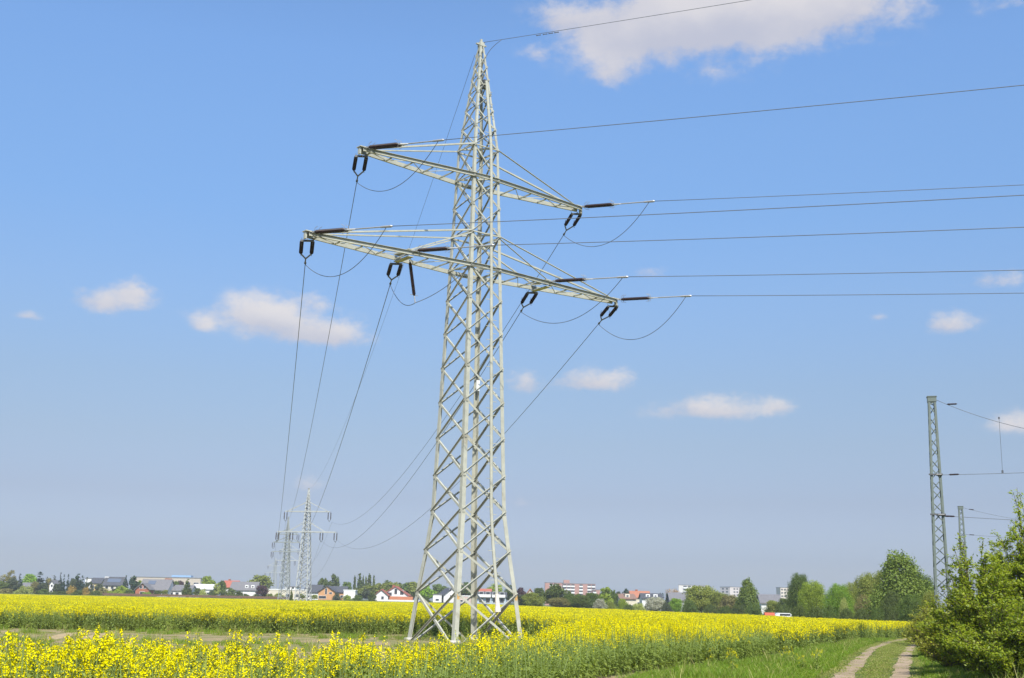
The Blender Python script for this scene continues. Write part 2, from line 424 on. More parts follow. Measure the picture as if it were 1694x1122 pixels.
def scatter(name, X, Y, idx, scl, coll, tilt=0.06, sink=0.0):
    me = bpy.data.meshes.new(name); n = len(X)
    Z = ground(X, Y) - sink
    me.vertices.add(n); me.vertices.foreach_set('co', np.stack([X, Y, Z], 1).astype(np.float32).ravel())
    a = me.attributes.new('idx', 'INT', 'POINT'); a.data.foreach_set('value', np.asarray(idx, np.int32))
    a = me.attributes.new('scl', 'FLOAT_VECTOR', 'POINT'); a.data.foreach_set('vector', np.asarray(scl, np.float32).ravel())
    rot = np.stack([rng.normal(0, tilt, n), rng.normal(0, tilt, n), rng.uniform(0, 6.283, n)], 1)
    a = me.attributes.new('rot', 'FLOAT_VECTOR', 'POINT'); a.data.foreach_set('vector', rot.astype(np.float32).ravel())
    o = link(name, me)
    ng = bpy.data.node_groups.new(name + '_nodes', 'GeometryNodeTree')
    ng.interface.new_socket('Geometry', in_out='INPUT', socket_type='NodeSocketGeometry')
    ng.interface.new_socket('Geometry', in_out='OUTPUT', socket_type='NodeSocketGeometry')
    t = NT(ng); gi = t.node('NodeGroupInput'); go = t.node('NodeGroupOutput')
    ci = t.node('GeometryNodeCollectionInfo'); ci.inputs['Collection'].default_value = coll
    ci.inputs['Separate Children'].default_value = True; ci.inputs['Reset Children'].default_value = True
    iop = t.node('GeometryNodeInstanceOnPoints'); iop.inputs['Pick Instance'].default_value = True
    def attr(nm, ty):
        q = t.node('GeometryNodeInputNamedAttribute'); q.data_type = ty; q.inputs['Name'].default_value = nm; return q.outputs['Attribute']
    t.l.new(gi.outputs[0], iop.inputs['Points']); t.l.new(ci.outputs[0], iop.inputs['Instance'])
    t.l.new(attr('idx', 'INT'), iop.inputs['Instance Index'])
    e2r = t.node('FunctionNodeEulerToRotation'); t.l.new(attr('rot', 'FLOAT_VECTOR'), e2r.inputs[0]); t.l.new(e2r.outputs[0], iop.inputs['Rotation'])
    t.l.new(attr('scl', 'FLOAT_VECTOR'), iop.inputs['Scale'])
    t.l.new(iop.outputs[0], go.inputs[0])
    md = o.modifiers.new('scatter', 'NODES'); md.node_group = ng
    return o

PETAL = leafmat('rape_petal', [(0.76, 0.665, 0.002), (0.84, 0.745, 0.004), (0.68, 0.61, 0.002)], 0.32, tcol=(1.05, 1.0, 0.7), gloss=0.0)
BUD = leafmat('rape_bud', [(0.28, 0.30, 0.02), (0.42, 0.40, 0.02)], 0.3)
RLEAF = leafmat('rape_leaf', [(0.145, 0.20, 0.032), (0.20, 0.262, 0.04), (0.255, 0.315, 0.05)], 0.42)
RSTEM = leafmat('rape_stem', [(0.17, 0.24, 0.06), (0.22, 0.28, 0.075)], 0.2)
RMATS = [PETAL, BUD, RLEAF, RSTEM]

def ribbon(P, Q, w0, w1, r):
    """two crossed thin blades per segment standing in for a stalk: (2,4,3)"""
    d = Q - P; a = np.cross(d, r.normal(size=3)); a /= np.linalg.norm(a) + 1e-9; c = np.cross(d, a); c /= np.linalg.norm(c) + 1e-9
    return [np.array([P - x * w0, P + x * w0, Q + x * w1, Q - x * w1]) for x in (a, c)]

def rape_plant(r, H, heads, petals, psize, leaves, lsize, pods=True, spread=0.2):
    Q = []; mi = []
    top = np.array([r.normal(0, 0.04), r.normal(0, 0.04), H])
    base = np.zeros(3); mid = top * 0.5 + np.array([r.normal(0, .03), r.normal(0, .03), 0])
    for a, bb in ((base, mid), (mid, top)):
        q = ribbon(a, bb, 0.008, 0.005, r); Q += q; mi += [3] * 2
    for k in range(heads):
        if k == 0: s0, tip = mid, top
        else:
            f = r.uniform(0.45, 0.8); s0 = base + (top - base) * f; an = r.uniform(0, 6.283); rr = spread * r.uniform(0.4, 1.1)
            tip = np.array([top[0] + rr * math.cos(an), top[1] + rr * math.sin(an), H * (r.uniform(0.72, 1.02) if pods else 1.02 - 0.48 * r.random() ** 1.6)])
            if tip[2] < s0[2] + 0.08: tip[2] = s0[2] + 0.12
            q = ribbon(s0, tip, 0.005, 0.003, r); Q += q; mi += [3] * 2
        ln = r.uniform(0.08, 0.19); n = max(2, int(petals * r.uniform(0.7, 1.3)))
        t = r.uniform(0, 1, n); an = r.uniform(0, 6.283, n); rad = (0.058 if pods else 0.048) * (1 - 0.6 * t) * r.uniform(0.6, 1.15, n)
        P = np.stack([tip[0] + rad * np.cos(an), tip[1] + rad * np.sin(an), tip[2] - ln * (1 - t)], 1)
        N = np.stack([np.cos(an), np.sin(an), 0.7 + r.uniform(-0.3, 0.8, n)], 1) + r.normal(0, 0.35, (n, 3))
        q = leaf_quads(P, N, psize * r.uniform(0.8, 1.2, n), psize * r.uniform(0.8, 1.2, n), r=r); Q += list(q); mi += [0] * n
        if pods:
            m = 3; P = np.tile(tip + np.array([0, 0, 0.012]), (m, 1)) + r.normal(0, 0.008, (m, 3))
            q = leaf_quads(P, r.normal(size=(m, 3)) + [0, 0, 1], 0.022, 0.018, r=r); Q += list(q); mi += [1] * m
            m = 5; an = r.uniform(0, 6.283, m); zz = tip[2] - ln - r.uniform(0.0, 0.16, m)
            P = np.stack([tip[0] + 0.03 * np.cos(an), tip[1] + 0.03 * np.sin(an), zz], 1)
            q = leaf_quads(P, r.normal(size=(m, 3)), 0.055, 0.007, roll=np.stack([np.cos(an), np.sin(an), 0.9 + 0 * an], 1), r=r); Q += list(q); mi += [3] * m
    z = H * r.beta(1.6, 1.9, leaves) * 0.86; an = r.uniform(0, 6.283, leaves); ls = lsize * (1.25 - 0.75 * z / H) * r.uniform(0.7, 1.2, leaves)
    rad = ls * 0.5 + 0.01 + 0.05 * r.random(leaves) + spread * 0.35 * r.random(leaves)
    P = np.stack([np.cos(an) * rad, np.sin(an) * rad, z], 1); D = np.stack([np.cos(an), np.sin(an), r.uniform(-0.4, 0.5, leaves)], 1)
    N = np.stack([np.cos(an) * 0.5, np.sin(an) * 0.5, np.ones(leaves)], 1) + r.normal(0, 0.3, (leaves, 3))
    Q += list(leaf_quads(P, N, ls, ls * 0.42, roll=D, r=r)); mi += [2] * leaves
    return np.array(Q), mi

def rape_patch(r, size, count, **kw):
    QQ = []; MI = []
    for i in range(count):
        H = r.uniform(0.82, 1.0)
        q, mi = rape_plant(r, H, **{k: (v if not isinstance(v, tuple) else int(r.integers(v[0], v[1] + 1))) for k, v in kw.items()})
        off = np.array([r.uniform(-size / 2, size / 2), r.uniform(-size / 2, size / 2), 0]); QQ.append(q + off); MI += mi
    return quads_mesh('rape_patch', np.concatenate(QQ), RMATS, MI)

r_ = np.random.default_rng(3)
near_pl = [rape_plant(r_, 1.0, heads=6, petals=34, psize=0.025, leaves=70, lsize=0.105) for _ in range(6)] + \
          [rape_plant(r_, 1.0, heads=3, petals=18, psize=0.025, leaves=84, lsize=0.105) for _ in range(3)] + \
          [rape_plant(r_, 1.0, heads=1, petals=5, psize=0.022, leaves=84, lsize=0.10) for _ in range(3)]
NEARC = protos('rape_near', [quads_mesh('rape_plant', q, RMATS, mi) for q, mi in near_pl])
MIDC = protos('rape_mid', [rape_patch(r_, 2.0, 70, heads=(4, 6), petals=8, psize=0.042, leaves=24, lsize=0.12, pods=False) for _ in range(4)] +
              [rape_patch(r_, 2.0, 66, heads=(1, 3), petals=6, psize=0.038, leaves=30, lsize=0.12, pods=False) for _ in range(3)])
FARC = protos('rape_far', [rape_patch(r_, 4.2, 190, heads=(4, 6), petals=4, psize=0.065, leaves=6, lsize=0.2, pods=False, spread=0.3) for _ in range(3)] +
              [rape_patch(r_, 4.2, 170, heads=(2, 3), petals=4, psize=0.06, leaves=8, lsize=0.2, pods=False, spread=0.3) for _ in range(2)])

# outline of the crop: a front strip before the pylon that joins the big field on the right
FRONT = [(-14, 1), (-8, 4.5), (-5, 10.2), (-1.5, 17.0), (0.5, 22.0), (2.4, 31), (9, 45.5), (20, 75), (33.5, 104)]
BACKN = [(-30, 21.5), (-10, 20.0), (-4.6, 20.6), (-2.4, 23.0), (-0.9, 26), (0.1, 29.5), (1.0, 35), (2.6, 48), (5.4, 62)]
near_poly = FRONT[:7] + [(11.5, 52), (10, 62)] + BACKN[::-1] + [(-30, 2)]
X, Y = scatter_points(near_poly, 0.24, 120)
nz = vnoise(X, Y, 2.2, 1); nz2 = vnoise(X, Y, 0.8, 2)
# distance to the front edge (positive inside)
fx = np.interp(Y, [p[1] for p in FRONT], [p[0] for p in FRONT]); edge = (fx - X) * 0.92
leftish = np.clip((660 - proj_px(X, np.maximum(Y, 4))) / 260, 0, 1)
hgt = 0.92 + 0.30 * nz2 + 0.16 * (nz - 0.5) - 0.42 * np.exp(-np.maximum(edge, 0) / 1.3) * (0.4 + 0.6 * leftish)
hgt *= np.where(rng.random(len(X)) < 0.14, 1.13, rng.uniform(0.84, 1.04, len(X)))
gap = vnoise(X + 31, Y + 7, 1.6, 5)
keep = ~((gap > 0.74) & (Y < 26)) & (edge > 0.0)
pr = rng.random(len(X)); flower = 0.06 + 0.66 * nz + 0.12 * leftish + np.where((leftish < 0.05) & (edge > 1.3), 0.28, 0.0) + np.clip((Y - 30) / 40, 0, 0.3) - np.clip(1.0 - edge * 0.42, 0, 0.85) * (1 - 0.5 * leftish)
idx = np.where(pr < flower, rng.integers(0, 6, len(X)), np.where(pr < flower + 0.25, rng.integers(6, 9, len(X)), rng.integers(9, 12, len(X))))
s1 = np.stack([rng.uniform(0.85, 1.2, len(X)), rng.uniform(0.85, 1.2, len(X)), hgt], 1)
k = keep
tag(scatter('rapeseed_strip', X[k], Y[k], idx[k], s1[k], NEARC), 'strip of flowering yellow rapeseed in front of the pylon', 'rapeseed', kind='stuff')

mid_poly = [(-75, 62), (-20, 62.5), (-6, 65), (1, 66), (5.4, 62), (10, 62), (11.5, 52), (9, 45.5), (20, 75), (33.5, 104), (39, 118), (29, 122), (28, 150), (-140, 150), (-140, 62)]
X, Y = scatter_points(mid_poly, 1.35, 90)
X = X + 0; nz = vnoise(X, Y, 9, 11); nz2 = vnoise(X, Y, 3, 12)
rich = nz * 0.6 + nz2 * 0.4 + np.clip(X / 60, -0.1, 0.25)
idx = np.where(rng.random(len(X)) < np.clip(0.35 + 1.1 * (rich - 0.25), 0.25, 1), rng.integers(0, 4, len(X)), rng.integers(4, 7, len(X)))
s1 = np.stack([np.full(len(X), 1.0), np.full(len(X), 1.0), 1.08 + 0.16 * nz2 + rng.normal(0, 0.03, len(X))], 1)
MIDXY = (X, Y, idx, s1)
FAREDGE = [(-300, 384), (-40, 384), (-12, 372), (1, 330), (0.6 + 3, 250), (21, 175), (26, 148)]
far_poly = [(-300, 149), (28, 149)] + [(21.8, 175), (3.5, 245), (0, 300), (-10, 360), (-40, 384), (-300, 384)]
X, Y = scatter_points(far_poly, 3.1, 60)
nz = vnoise(X, Y, 22, 21); nz2 = vnoise(X, Y, 7, 22)
idx = np.where(rng.random(len(X)) < np.clip(0.55 + 0.9 * (nz - 0.3), 0.35, 1), rng.integers(0, 3, len(X)), rng.integers(3, 5, len(X)))
s1 = np.stack([np.full(len(X), 1.0), np.full(len(X), 1.0), 1.10 + 0.12 * nz2 + rng.normal(0, 0.02, len(X))], 1)
tag(scatter('rapeseed_field', *MIDXY, MIDC, 0.02), 'wide field of yellow rapeseed in flower behind the pylon', 'rapeseed', kind='stuff')
tag(scatter('rapeseed_field', X, Y, idx, s1, FARC, 0.01), 'far yellow part of the rapeseed field reaching to the village', 'rapeseed', kind='stuff')

# grass
GRASS = leafmat('grass_blade', [(0.12, 0.215, 0.009), (0.16, 0.28, 0.010), (0.23, 0.31, 0.016), (0.19, 0.27, 0.016)], 0.45)
DRY = leafmat('dry_blade', [(0.40, 0.35, 0.13), (0.30, 0.29, 0.08), (0.19, 0.23, 0.035)], 0.3)
def grass_patch(r, size, n, h0, h1, wd, dry=0.1):
    P = np.stack([r.uniform(-size / 2, size / 2, n), r.uniform(-size / 2, size / 2, n), np.zeros(n)], 1)
    h = r.uniform(h0, h1, n); lean = r.normal(0, 0.35, (n, 2)) * h[:, None]
    an = r.uniform(0, 3.1416, n); B = np.stack([np.cos(an), np.sin(an), 0 * an], 1) * wd * r.uniform(0.7, 1.3, n)[:, None]
    T = P + np.concatenate([lean, h[:, None]], 1); Mi = P + np.concatenate([lean * 0.35, (h * 0.6)[:, None]], 1)
    q = np.concatenate([np.stack([P - B, P + B, Mi + B * 0.8, Mi - B * 0.8], 1), np.stack([Mi - B * 0.8, Mi + B * 0.8, T + B * 0.1, T - B * 0.1], 1)])
    mi = (r.random(n) < dry).astype(int); return quads_mesh('grass_patch', q, [GRASS, DRY], np.concatenate([mi, mi]))
GRC = protos('grass_tufts', [grass_patch(r_, 0.5, 110, 0.10, 0.26, 0.008, 0.06) for _ in range(3)] + [grass_patch(r_, 0.5, 110, 0.02, 0.06, 0.008, 0.6) for _ in range(2)] + [grass_patch(r_, 0.5, 40, 0.25, 0.55, 0.006, 0.55)])
verge = [(1.2, 22), (3.3, 31), (10, 45.5), (21, 75), (34.5, 104), (42, 118), (80, 118), (80, 60), (30, 26), (16, 20)]
X, Y = scatter_points(verge, 0.30, 120)
def rut_dist(X, Y):
    k = np.full(len(X), 1e9)
    for A_, B_ in RUTS:
        c = (A_ + B_) / 2; wd = np.linalg.norm(A_ - B_, axis=1) / 2
        best = np.full(len(X), 1e9); wb = np.zeros(len(X))
        for i in range(len(c) - 1):
            d = c[i + 1] - c[i]; L2 = d @ d; t = np.clip(((X - c[i][0]) * d[0] + (Y - c[i][1]) * d[1]) / L2, 0, 1)
            dist = np.hypot(X - c[i][0] - t * d[0], Y - c[i][1] - t * d[1]); m = dist < best
            best = np.where(m, dist, best); wb = np.where(m, wd[i] * (1 - t) + wd[i + 1] * t, wb)
        k = np.minimum(k, best - wb)
    return k
c0 = (RUTS[0][0] + RUTS[0][1]) / 2; c1 = (RUTS[1][0] + RUTS[1][1]) / 2
xl = np.interp(Y, c0[:, 1], c0[:, 0]); xr = np.interp(Y, c1[:, 1], c1[:, 0])
rd = rut_dist(X, Y); ok = (rd > -0.10 + 0.30 * rng.random(len(X))) | (rng.random(len(X)) < 0.07); between = (X > xl) & (X < xr)
idx = np.where(between, rng.integers(3, 5, len(X)), np.where(rng.random(len(X)) < 0.03, 5, rng.integers(0, 3, len(X))))
idx = np.where(rd < 0.5, rng.integers(3, 5, len(X)), idx)
s1 = rng.uniform(0.75, 1.25, (len(X), 1)) * np.ones((1, 3)) * np.clip(0.35 + rd[:, None] * 0.35, 0.5, 1.0) ** np.array([[0, 0, 1]]) * np.where(vnoise(X, Y, 2.5, 41) > 0.6, 1.25, 0.9)[:, None] ** np.array([[0, 0, 1]])
tag(scatter('grass', X[ok], Y[ok], idx[ok], s1[ok], GRC, 0.03), 'green grass on the verge along the farm track', 'grass', kind='stuff')
# thin weeds on the fallow strip and stray rape plants on the verge
X, Y = scatter_points([(-45, 24), (-2, 24), (3, 34), (5, 60), (-1, 66), (-60, 62)], 0.5, 60)
nz = vnoise(X, Y, 6, 31); k = rng.random(len(X)) < np.clip((nz - 0.35) * 1.5, 0.02, 0.8)
idx = rng.choice([3, 4, 3, 4, 0, 5], len(X))
tag(scatter('weeds', X[k], Y[k], idx[k], (rng.uniform(0.6, 1.1, (len(X), 1)) * np.ones((1, 3)))[k], GRC, 0.03), 'sparse weeds on the bare strip under the pylon', 'weeds', kind='stuff')
stray = [(1178, 1098), (1205, 1100), (1212, 1106), (1212, 1118), (1124, 1080), (1160, 1078), (1146, 1088), (1300, 1098), (1312, 1100), (1330, 1106), (1352, 1108), (1130, 1092), (1040, 1075), (1070, 1070), (1240, 1072), (1180, 1070)]
P = np.array([gp(x + rng.uniform(-3, 3), y + 5)[:2] for x, y in stray for _ in range(3)])
tag(scatter('stray_rapeseed', P[:, 0], P[:, 1], rng.integers(6, 9, len(P)), np.stack([np.full(len(P), .7), np.full(len(P), .7), rng.uniform(0.3, 0.7, len(P))], 1), NEARC), 'stray rapeseed plants flowering in the verge grass', 'rapeseed', kind='stuff')

# ------------------------------------------------------------------ lattice pylons
CX, CY, YAW = -1.88, 57.0, math.radians(37)
AX = np.array([math.cos(YAW), math.sin(YAW), 0]); AY = np.array([-math.sin(YAW), math.cos(YAW), 0]); UP = np.array([0, 0, 1.0])
def unit(v): v = np.asarray(v, float); return v / np.linalg.norm(v)
def prof_fn(pts):
    zs = [p[0] for p in pts]; ss = [p[1] for p in pts]
    return lambda z: float(np.interp(z, zs, ss))

def leg_mesh(sx, sy, nodes, sfn, wfn, t=0.02):
    """L-section corner post"""
    mb = MB(); n = 6
    for z in nodes:
        s = sfn(z); wd = wfn(z)
        pr = [(0, 0), (-wd, 0), (-wd, -t), (-t, -t), (-t, -wd), (0, -wd)]
        mb.v += [(sx * (s + a), sy * (s + c), z) for a, c in pr]
    flip = sx * sy < 0
    for i in range(len(nodes) - 1):
        for k in range(n):
            f = (i * n + k, i * n + (k + 1) % n, (i + 1) * n + (k + 1) % n, (i + 1) * n + k)
            mb.f.append(f if flip else f[::-1])
    mb.f += [tuple(range(n)), tuple(range((len(nodes) - 1) * n, len(nodes) * n))]; mb.mi = [0] * len(mb.f)
    return mb

def face_lattice(ax, sgn, nodes, sfn, wfn, horiz=(), gus=True):
    """X bracing of one face; ax 0: face x = sgn*s, ax 1: face y = sgn*s"""
    mb = MB(); nrm = np.zeros(3); nrm[ax] = sgn
    def P(u, z, d=0.0):
        s = sfn(z); p = np.zeros(3); p[ax] = sgn * (s + d); p[1 - ax] = u * s; p[2] = z; return p
    for i in range(len(nodes) - 1):
        a, c = nodes[i], nodes[i + 1]; wd = wfn((a + c) / 2)
        e = 0.97
        r = float(np.cross(UP, nrm)[1 - ax])           # right-hand side as seen from outside
        mb.angle(P(-r * e, a, 0.004), P(r * e, c, 0.004), nrm, wd, top=True)             # rising to the right: outside, flange out
        mb.angle(P(-r * e, c, -0.022), P(r * e, a, -0.022), -nrm, wd * 1.1, top=True)     # falling to the right: inside
        if gus:   # joint plates
            for u in (-0.93, 0.93):
                q = P(u, a, 0.022); tdir = np.zeros(3); tdir[1 - ax] = 1
                mb.sweep(q - UP * wd * 1.3, q + UP * wd * 1.3, [(-wd * 0.8, 0), (wd * 0.8, 0), (wd * 0.8, 0.012), (-wd * 0.8, 0.012)][::1], tdir, nrm)
    for z in horiz:
        mb.angle(P(-0.97, z, 0.006), P(0.97, z, 0.006), nrm, wfn(z) * 1.1)
    return mb

NODES = [-0.3, 2.14, 4.07, 5.87, 7.53, 9.30, 11.0, 12.66, 14.35, 16.0, 17.55, 19.25, 20.7, 22.15, 23.75, 24.85, 25.85, 26.75, 27.55, 28.25, 28.85, 29.4]
SF = prof_fn([(-0.3, 1.94), (0, 1.9), (2.14, 1.68), (4.07, 1.44), (5.7, 1.262), (16.0, 0.965), (22.15, 0.785), (23.8, 0.73), (29.4, 0.11), (29.8, 0.07)])
LW = prof_fn([(0, 0.22), (10, 0.20), (20, 0.16), (29.5, 0.09)])
BW = prof_fn([(0, 0.098), (6, 0.088), (16, 0.074), (24, 0.062), (29.5, 0.042)])
ARMS = [('upper', 22.15, 6.6, 23.75, None), ('lower', 17.55, 9.12, 19.25, 4.1)]
D2 = 290.0
AZR = math.radians(-21); RDIR = np.array([math.cos(AZR), math.sin(AZR), 0])      # line going off to the right
L2 = np.array([-47.6, D2, 0]) - np.array([CX, CY, 0]); LDIR = unit(L2)             # line going to the next pylon
def local(v): return np.array([v @ AX, v @ AY, v[2]])
RL, LL_ = local(RDIR), local(LDIR)

pyl = empty('lattice_pylon', (CX, CY, 0), YAW)
tag(pyl, 'tall pale lattice pylon with two crossarms standing nearest in the rapeseed', 'pylon', 'power pylons')
legs = []
for sx, sy in ((-1, -1), (-1, 1), (1, -1), (1, 1)):
    lg = leg_mesh(sx, sy, NODES, SF, LW).build('leg', STEEL, pyl)
    ft = MB()
    s0 = SF(0) - 0.08
    ft.tube([(sx * s0, sy * s0, -0.5), (sx * s0, sy * s0, 0.06), (sx * s0, sy * s0, 0.12)], [0.30, 0.28, 0.24], 14)
    ft.build('footing', CONC, lg)
    if (sx, sy) in ((-1, -1), (1, -1)):     # orange weathering where an old plate sat
        s1 = SF(1.95) + 0.003; pm = MB()
        pm.box((-0.13, -0.006, 1.62), (0.0, 0.0, 2.1), c=(sx * s1 + (0.16 if sx < 0 else -0.02), sy * s1, 0))
        pm.build('rust_patch', RUST, lg)
    # splice collars
    for zz in (5.75, 11.9, 16.7):
        sp = MB(); s1 = SF(zz) + 0.012; wd = LW(zz) + 0.015
        sp.sweep((sx * s1, sy * s1, zz - 0.22), (sx * SF(zz + .22) + sx * 0.012, sy * SF(zz + .22) + sy * 0.012, zz + 0.22),
                 [(0, 0), (-sx * wd, 0), (-sx * wd, -sy * 0.01), (-sx * 0.01, -sy * 0.01), (-sx * 0.01, -sy * wd), (0, -sy * wd)], np.array([1.0, 0, 0]), np.array([0, 1.0, 0]))
        sp.build('splice_plate', STEEL, lg)
for ax, sg in ((0, -1), (0, 1), (1, -1), (1, 1)):
    face_lattice(ax, sg, NODES, SF, BW, (17.55, 19.25, 22.15, 23.75)).build('bracing', STEEL, pyl)
# inner plan bracing at the crossarm levels
for z in (17.6, 19.3, 22.2, 23.8):
    s = SF(z) * 0.95; pb = MB()
    pb.bar((-s, -s, z), (s, s, z), 0.07, 0.07); pb.bar((-s, s, z + 0.065), (s, -s, z + 0.065), 0.07, 0.07)
    pb.build('plan_bracing', STEEL, pyl)
# peak
pk = MB(); pk.box((-0.13, -0.13, 29.4), (0.13, 0.13, 29.62)); pk.bar((-0.3, 0, 29.5), (0.3, 0, 29.5), 0.1, 0.06)
pk.box((-0.05, -0.05, 29.62), (0.05, 0.05, 29.8)); pk.build('peak_cap', STEEL, pyl)
# crossarms
for nm, z, R, zt, mid in ARMS:
    mb = MB(); s = SF(z) + 0.07
    for sy in (-1, 1):
        tip = 0.13
        for sx in (-1, 1):
            P0 = np.array([0, sy * s, z]); P1 = np.array([sx * R, sy * tip, z + 0.02])
            d = unit(P1 - P0); a = unit(np.cross(UP, d)); a = a * (1 if a[1] * sy > 0 else -1)
            h, fl, t = 0.098, 0.09, 0.014     # channel: web upright, flanges pointing outwards
            pr = [(0, -h), (fl, -h), (fl, -h + t), (t, -h + t), (t, h - t), (fl, h - t), (fl, h), (0, h)]
            if np.cross(a, UP) @ d < 0: pr = pr[::-1]
            mb.sweep(P0, P1, pr, a, UP)
    # ladder struts between the two chords
    for sx in (-1, 1):
        n = 7 if R > 8 else 5; prev = None
        for i in range(1, n + 1):
            x = sx * (SF(z) + (R - 0.35 - SF(z)) * i / n); f = abs(x) / R; yy = s + (0.13 - s) * f - 0.02
            mb.bar((x, -yy, z - 0.09), (x, yy, z - 0.09), 0.055, 0.055)
            if prev is not None:
                px_, py_ = prev; q = 1 if i % 2 else -1
                mb.bar((px_, q * py_, z - 0.02), (x, -q * yy, z - 0.02), 0.03, 0.03)
            prev = (x, yy)
    arm = mb.build('crossarm', STEEL, pyl)
    for sx in (-1, 1):
        for sy in (-1, 1):
            ti = MB(); st = SF(zt); P = np.array([sx * st, sy * st, zt])
            ti.angle(P, (sx * (R - 0.45), sy * 0.14, z + 0.14), (0, 0, 1), 0.085, 0.012)
            if mid:
                f = mid / R; yy = s + (0.13 - s) * f
                ti.build('tie_rod', STEEL, arm); ti = MB(); ti.angle(P + np.array([0, 0, -0.12]), (sx * mid, sy * yy, z + 0.14), (0, 0, 1), 0.07, 0.012)
            ti.build('tie_rod', STEEL, arm)
    for sx in (-1, 1):
        en = MB(); en.box((-0.24, -0.18, -0.02), (0.24, 0.18, 0.02), c=(sx * (R - 0.05), 0, z + 0.15))
        en.box((-0.04, -0.09, -0.2), (0.04, 0.09, 0.135), c=(sx * (R + 0.12), 0, z)); en.build('end_plate', STEEL, arm)
    if mid:
        for sx in (-1, 1):
            f = mid / R; yy = s + (0.13 - s) * f + 0.05
            en = MB(); en.box((-0.16, -yy, -0.02), (0.16, yy, 0.02), c=(sx * mid, 0, z + 0.17)); en.build('hanger_plate', STEEL, arm); en = MB(); en.box((-0.14, -yy, -0.02), (0.14, yy, 0.02), c=(sx * mid, 0, z - 0.17)); en.build('hanger_plate', STEEL, arm)
# climbing rail with rungs, on the right-hand front face
lad = MB()
def rail(z): return np.array([0.27 * SF(z), -SF(z) - 0.10, z])
zs_ = list(np.arange(1.55, 27.4, 0.9)) + [27.4]
lad.tube([rail(z) for z in zs_], 0.075, 8)
for i, z in enumerate(np.arange(2.1, 27.2, 0.33)):
    p = rail(z); q = np.array([1 if i % 2 else -1, 0, 0]) * 0.3
    lad.bar(p, p + q, 0.025, 0.025)
lo = lad.build('climbing_rail', STEEL, pyl)
gd = MB(); p0, p1 = rail(1.35), rail(1.95)
gd.tube([p0, rail(1.45), rail(1.62), rail(2.15)], [0.14, 0.14, 0.11, 0.085], 10); gd.build('rail_guard', principled('pale_guard', (0.62, 0.55, 0.47), 0.6), lo)
# small plate on the back post, junction box near the peak
pm = MB(); s1 = SF(12.1); pm.box((-0.09, -0.02, -0.26), (0.09, 0.02, 0.26), c=(s1 - 0.16, s1 - 0.30, 12.1)); pm.build('number_plate', WHITEPLATE, pyl)
pm = MB(); s1 = SF(27.3); pm.box((-0.12, -0.12, -0.22), (0.12, 0.12, 0.22), c=(0.27 * s1 + 0.05, -s1 + 0.12, 27.3)); pm.build('junction_box', DARKMETAL, pyl)

def sheds(P, d, L, r=0.092, n=26):
    """long-rod insulator: core with sheds"""
    pts, rs = [], []
    for i in range(n):
        a = i / n * L; q = (i + 1) / n * L; m = (a + q) / 2
        pts += [P + d * a, P + d * (m - 0.005), P + d * (m + 0.02)]; rs += [r * 0.72, r, r * 0.78]
    mb = MB(); mb.tube([P + d * -0.06] + pts + [P + d * (L + 0.06)], [r * 0.4] + rs + [r * 0.4], 8); return mb

def strain_set(root_p, d, sep, parent, L=1.42, rod=1.6, lead=0.5, hs=0.24, FM=None, vee=0.34):
    """double tension string along d from root_p (pylon space): two porcelain rods, yokes, horns and a clamp; returns the clamp end"""
    d = unit(d); sv = unit(sep) * hs; FM = FM or GREYMETAL
    fit = MB(); clampm = MB(); ins = None
    fit.bar(root_p, root_p + d * (lead - 0.12), 0.05, 0.05)
    y0 = root_p + d * (lead - 0.12); fit.bar(y0 - sv * 1.25, y0 + sv * 1.25, 0.05, 0.09)
    for s in (-1, 1):
        P = root_p + sv * s + d * lead
        fit.bar(y0 + sv * s, P, 0.045, 0.045)
        E_ = P + d * (L + 0.12); clampm.bar(P + d * L, E_, 0.045, 0.045)
        hn = np.cross(d, sv); hn = unit(hn) * (1 if hn[2] > 0 else -1)
        for q, dd, fm in ((P, 1, fit), (P + d * L, -1, clampm)):      # arcing horns
            fm.tube([q - d * 0.05 * dd, q + hn * 0.16 - d * 0.02 * dd, q + hn * 0.24 + d * 0.12 * dd], 0.011, 5)
            fm.tube([q - d * 0.05 * dd, q - hn * 0.14 - d * 0.02 * dd, q - hn * 0.17 + d * 0.10 * dd], 0.011, 5)
    fit.build('yoke_fitting', FM, parent); fit = clampm
    y1 = root_p + d * (lead + L + 0.12)
    if vee < 0.4: fit.bar(y1 - sv * 1.25, y1 + sv * 1.25, 0.05, 0.09)
    apex = y1 + d * vee
    for s in (-1, 1): fit.bar(y1 + sv * s, apex, 0.05, 0.05)
    for s in (-1, 1):
        r_ins = sheds(root_p + sv * s + d * (lead + 0.02), d, L - 0.04).build('insulator', PORC, parent)
        ins = ins or r_ins
    end = apex + d * rod
    fit.tube([apex - d * 0.05, apex + d * (rod * 0.72)], 0.03, 6)
    fit.tube([apex + d * (rod * 0.70), end - d * 0.02, end + d * 0.06], [0.045, 0.06, 0.03], 7)
    fit.build('clamp_fitting', FM, parent)
    return end

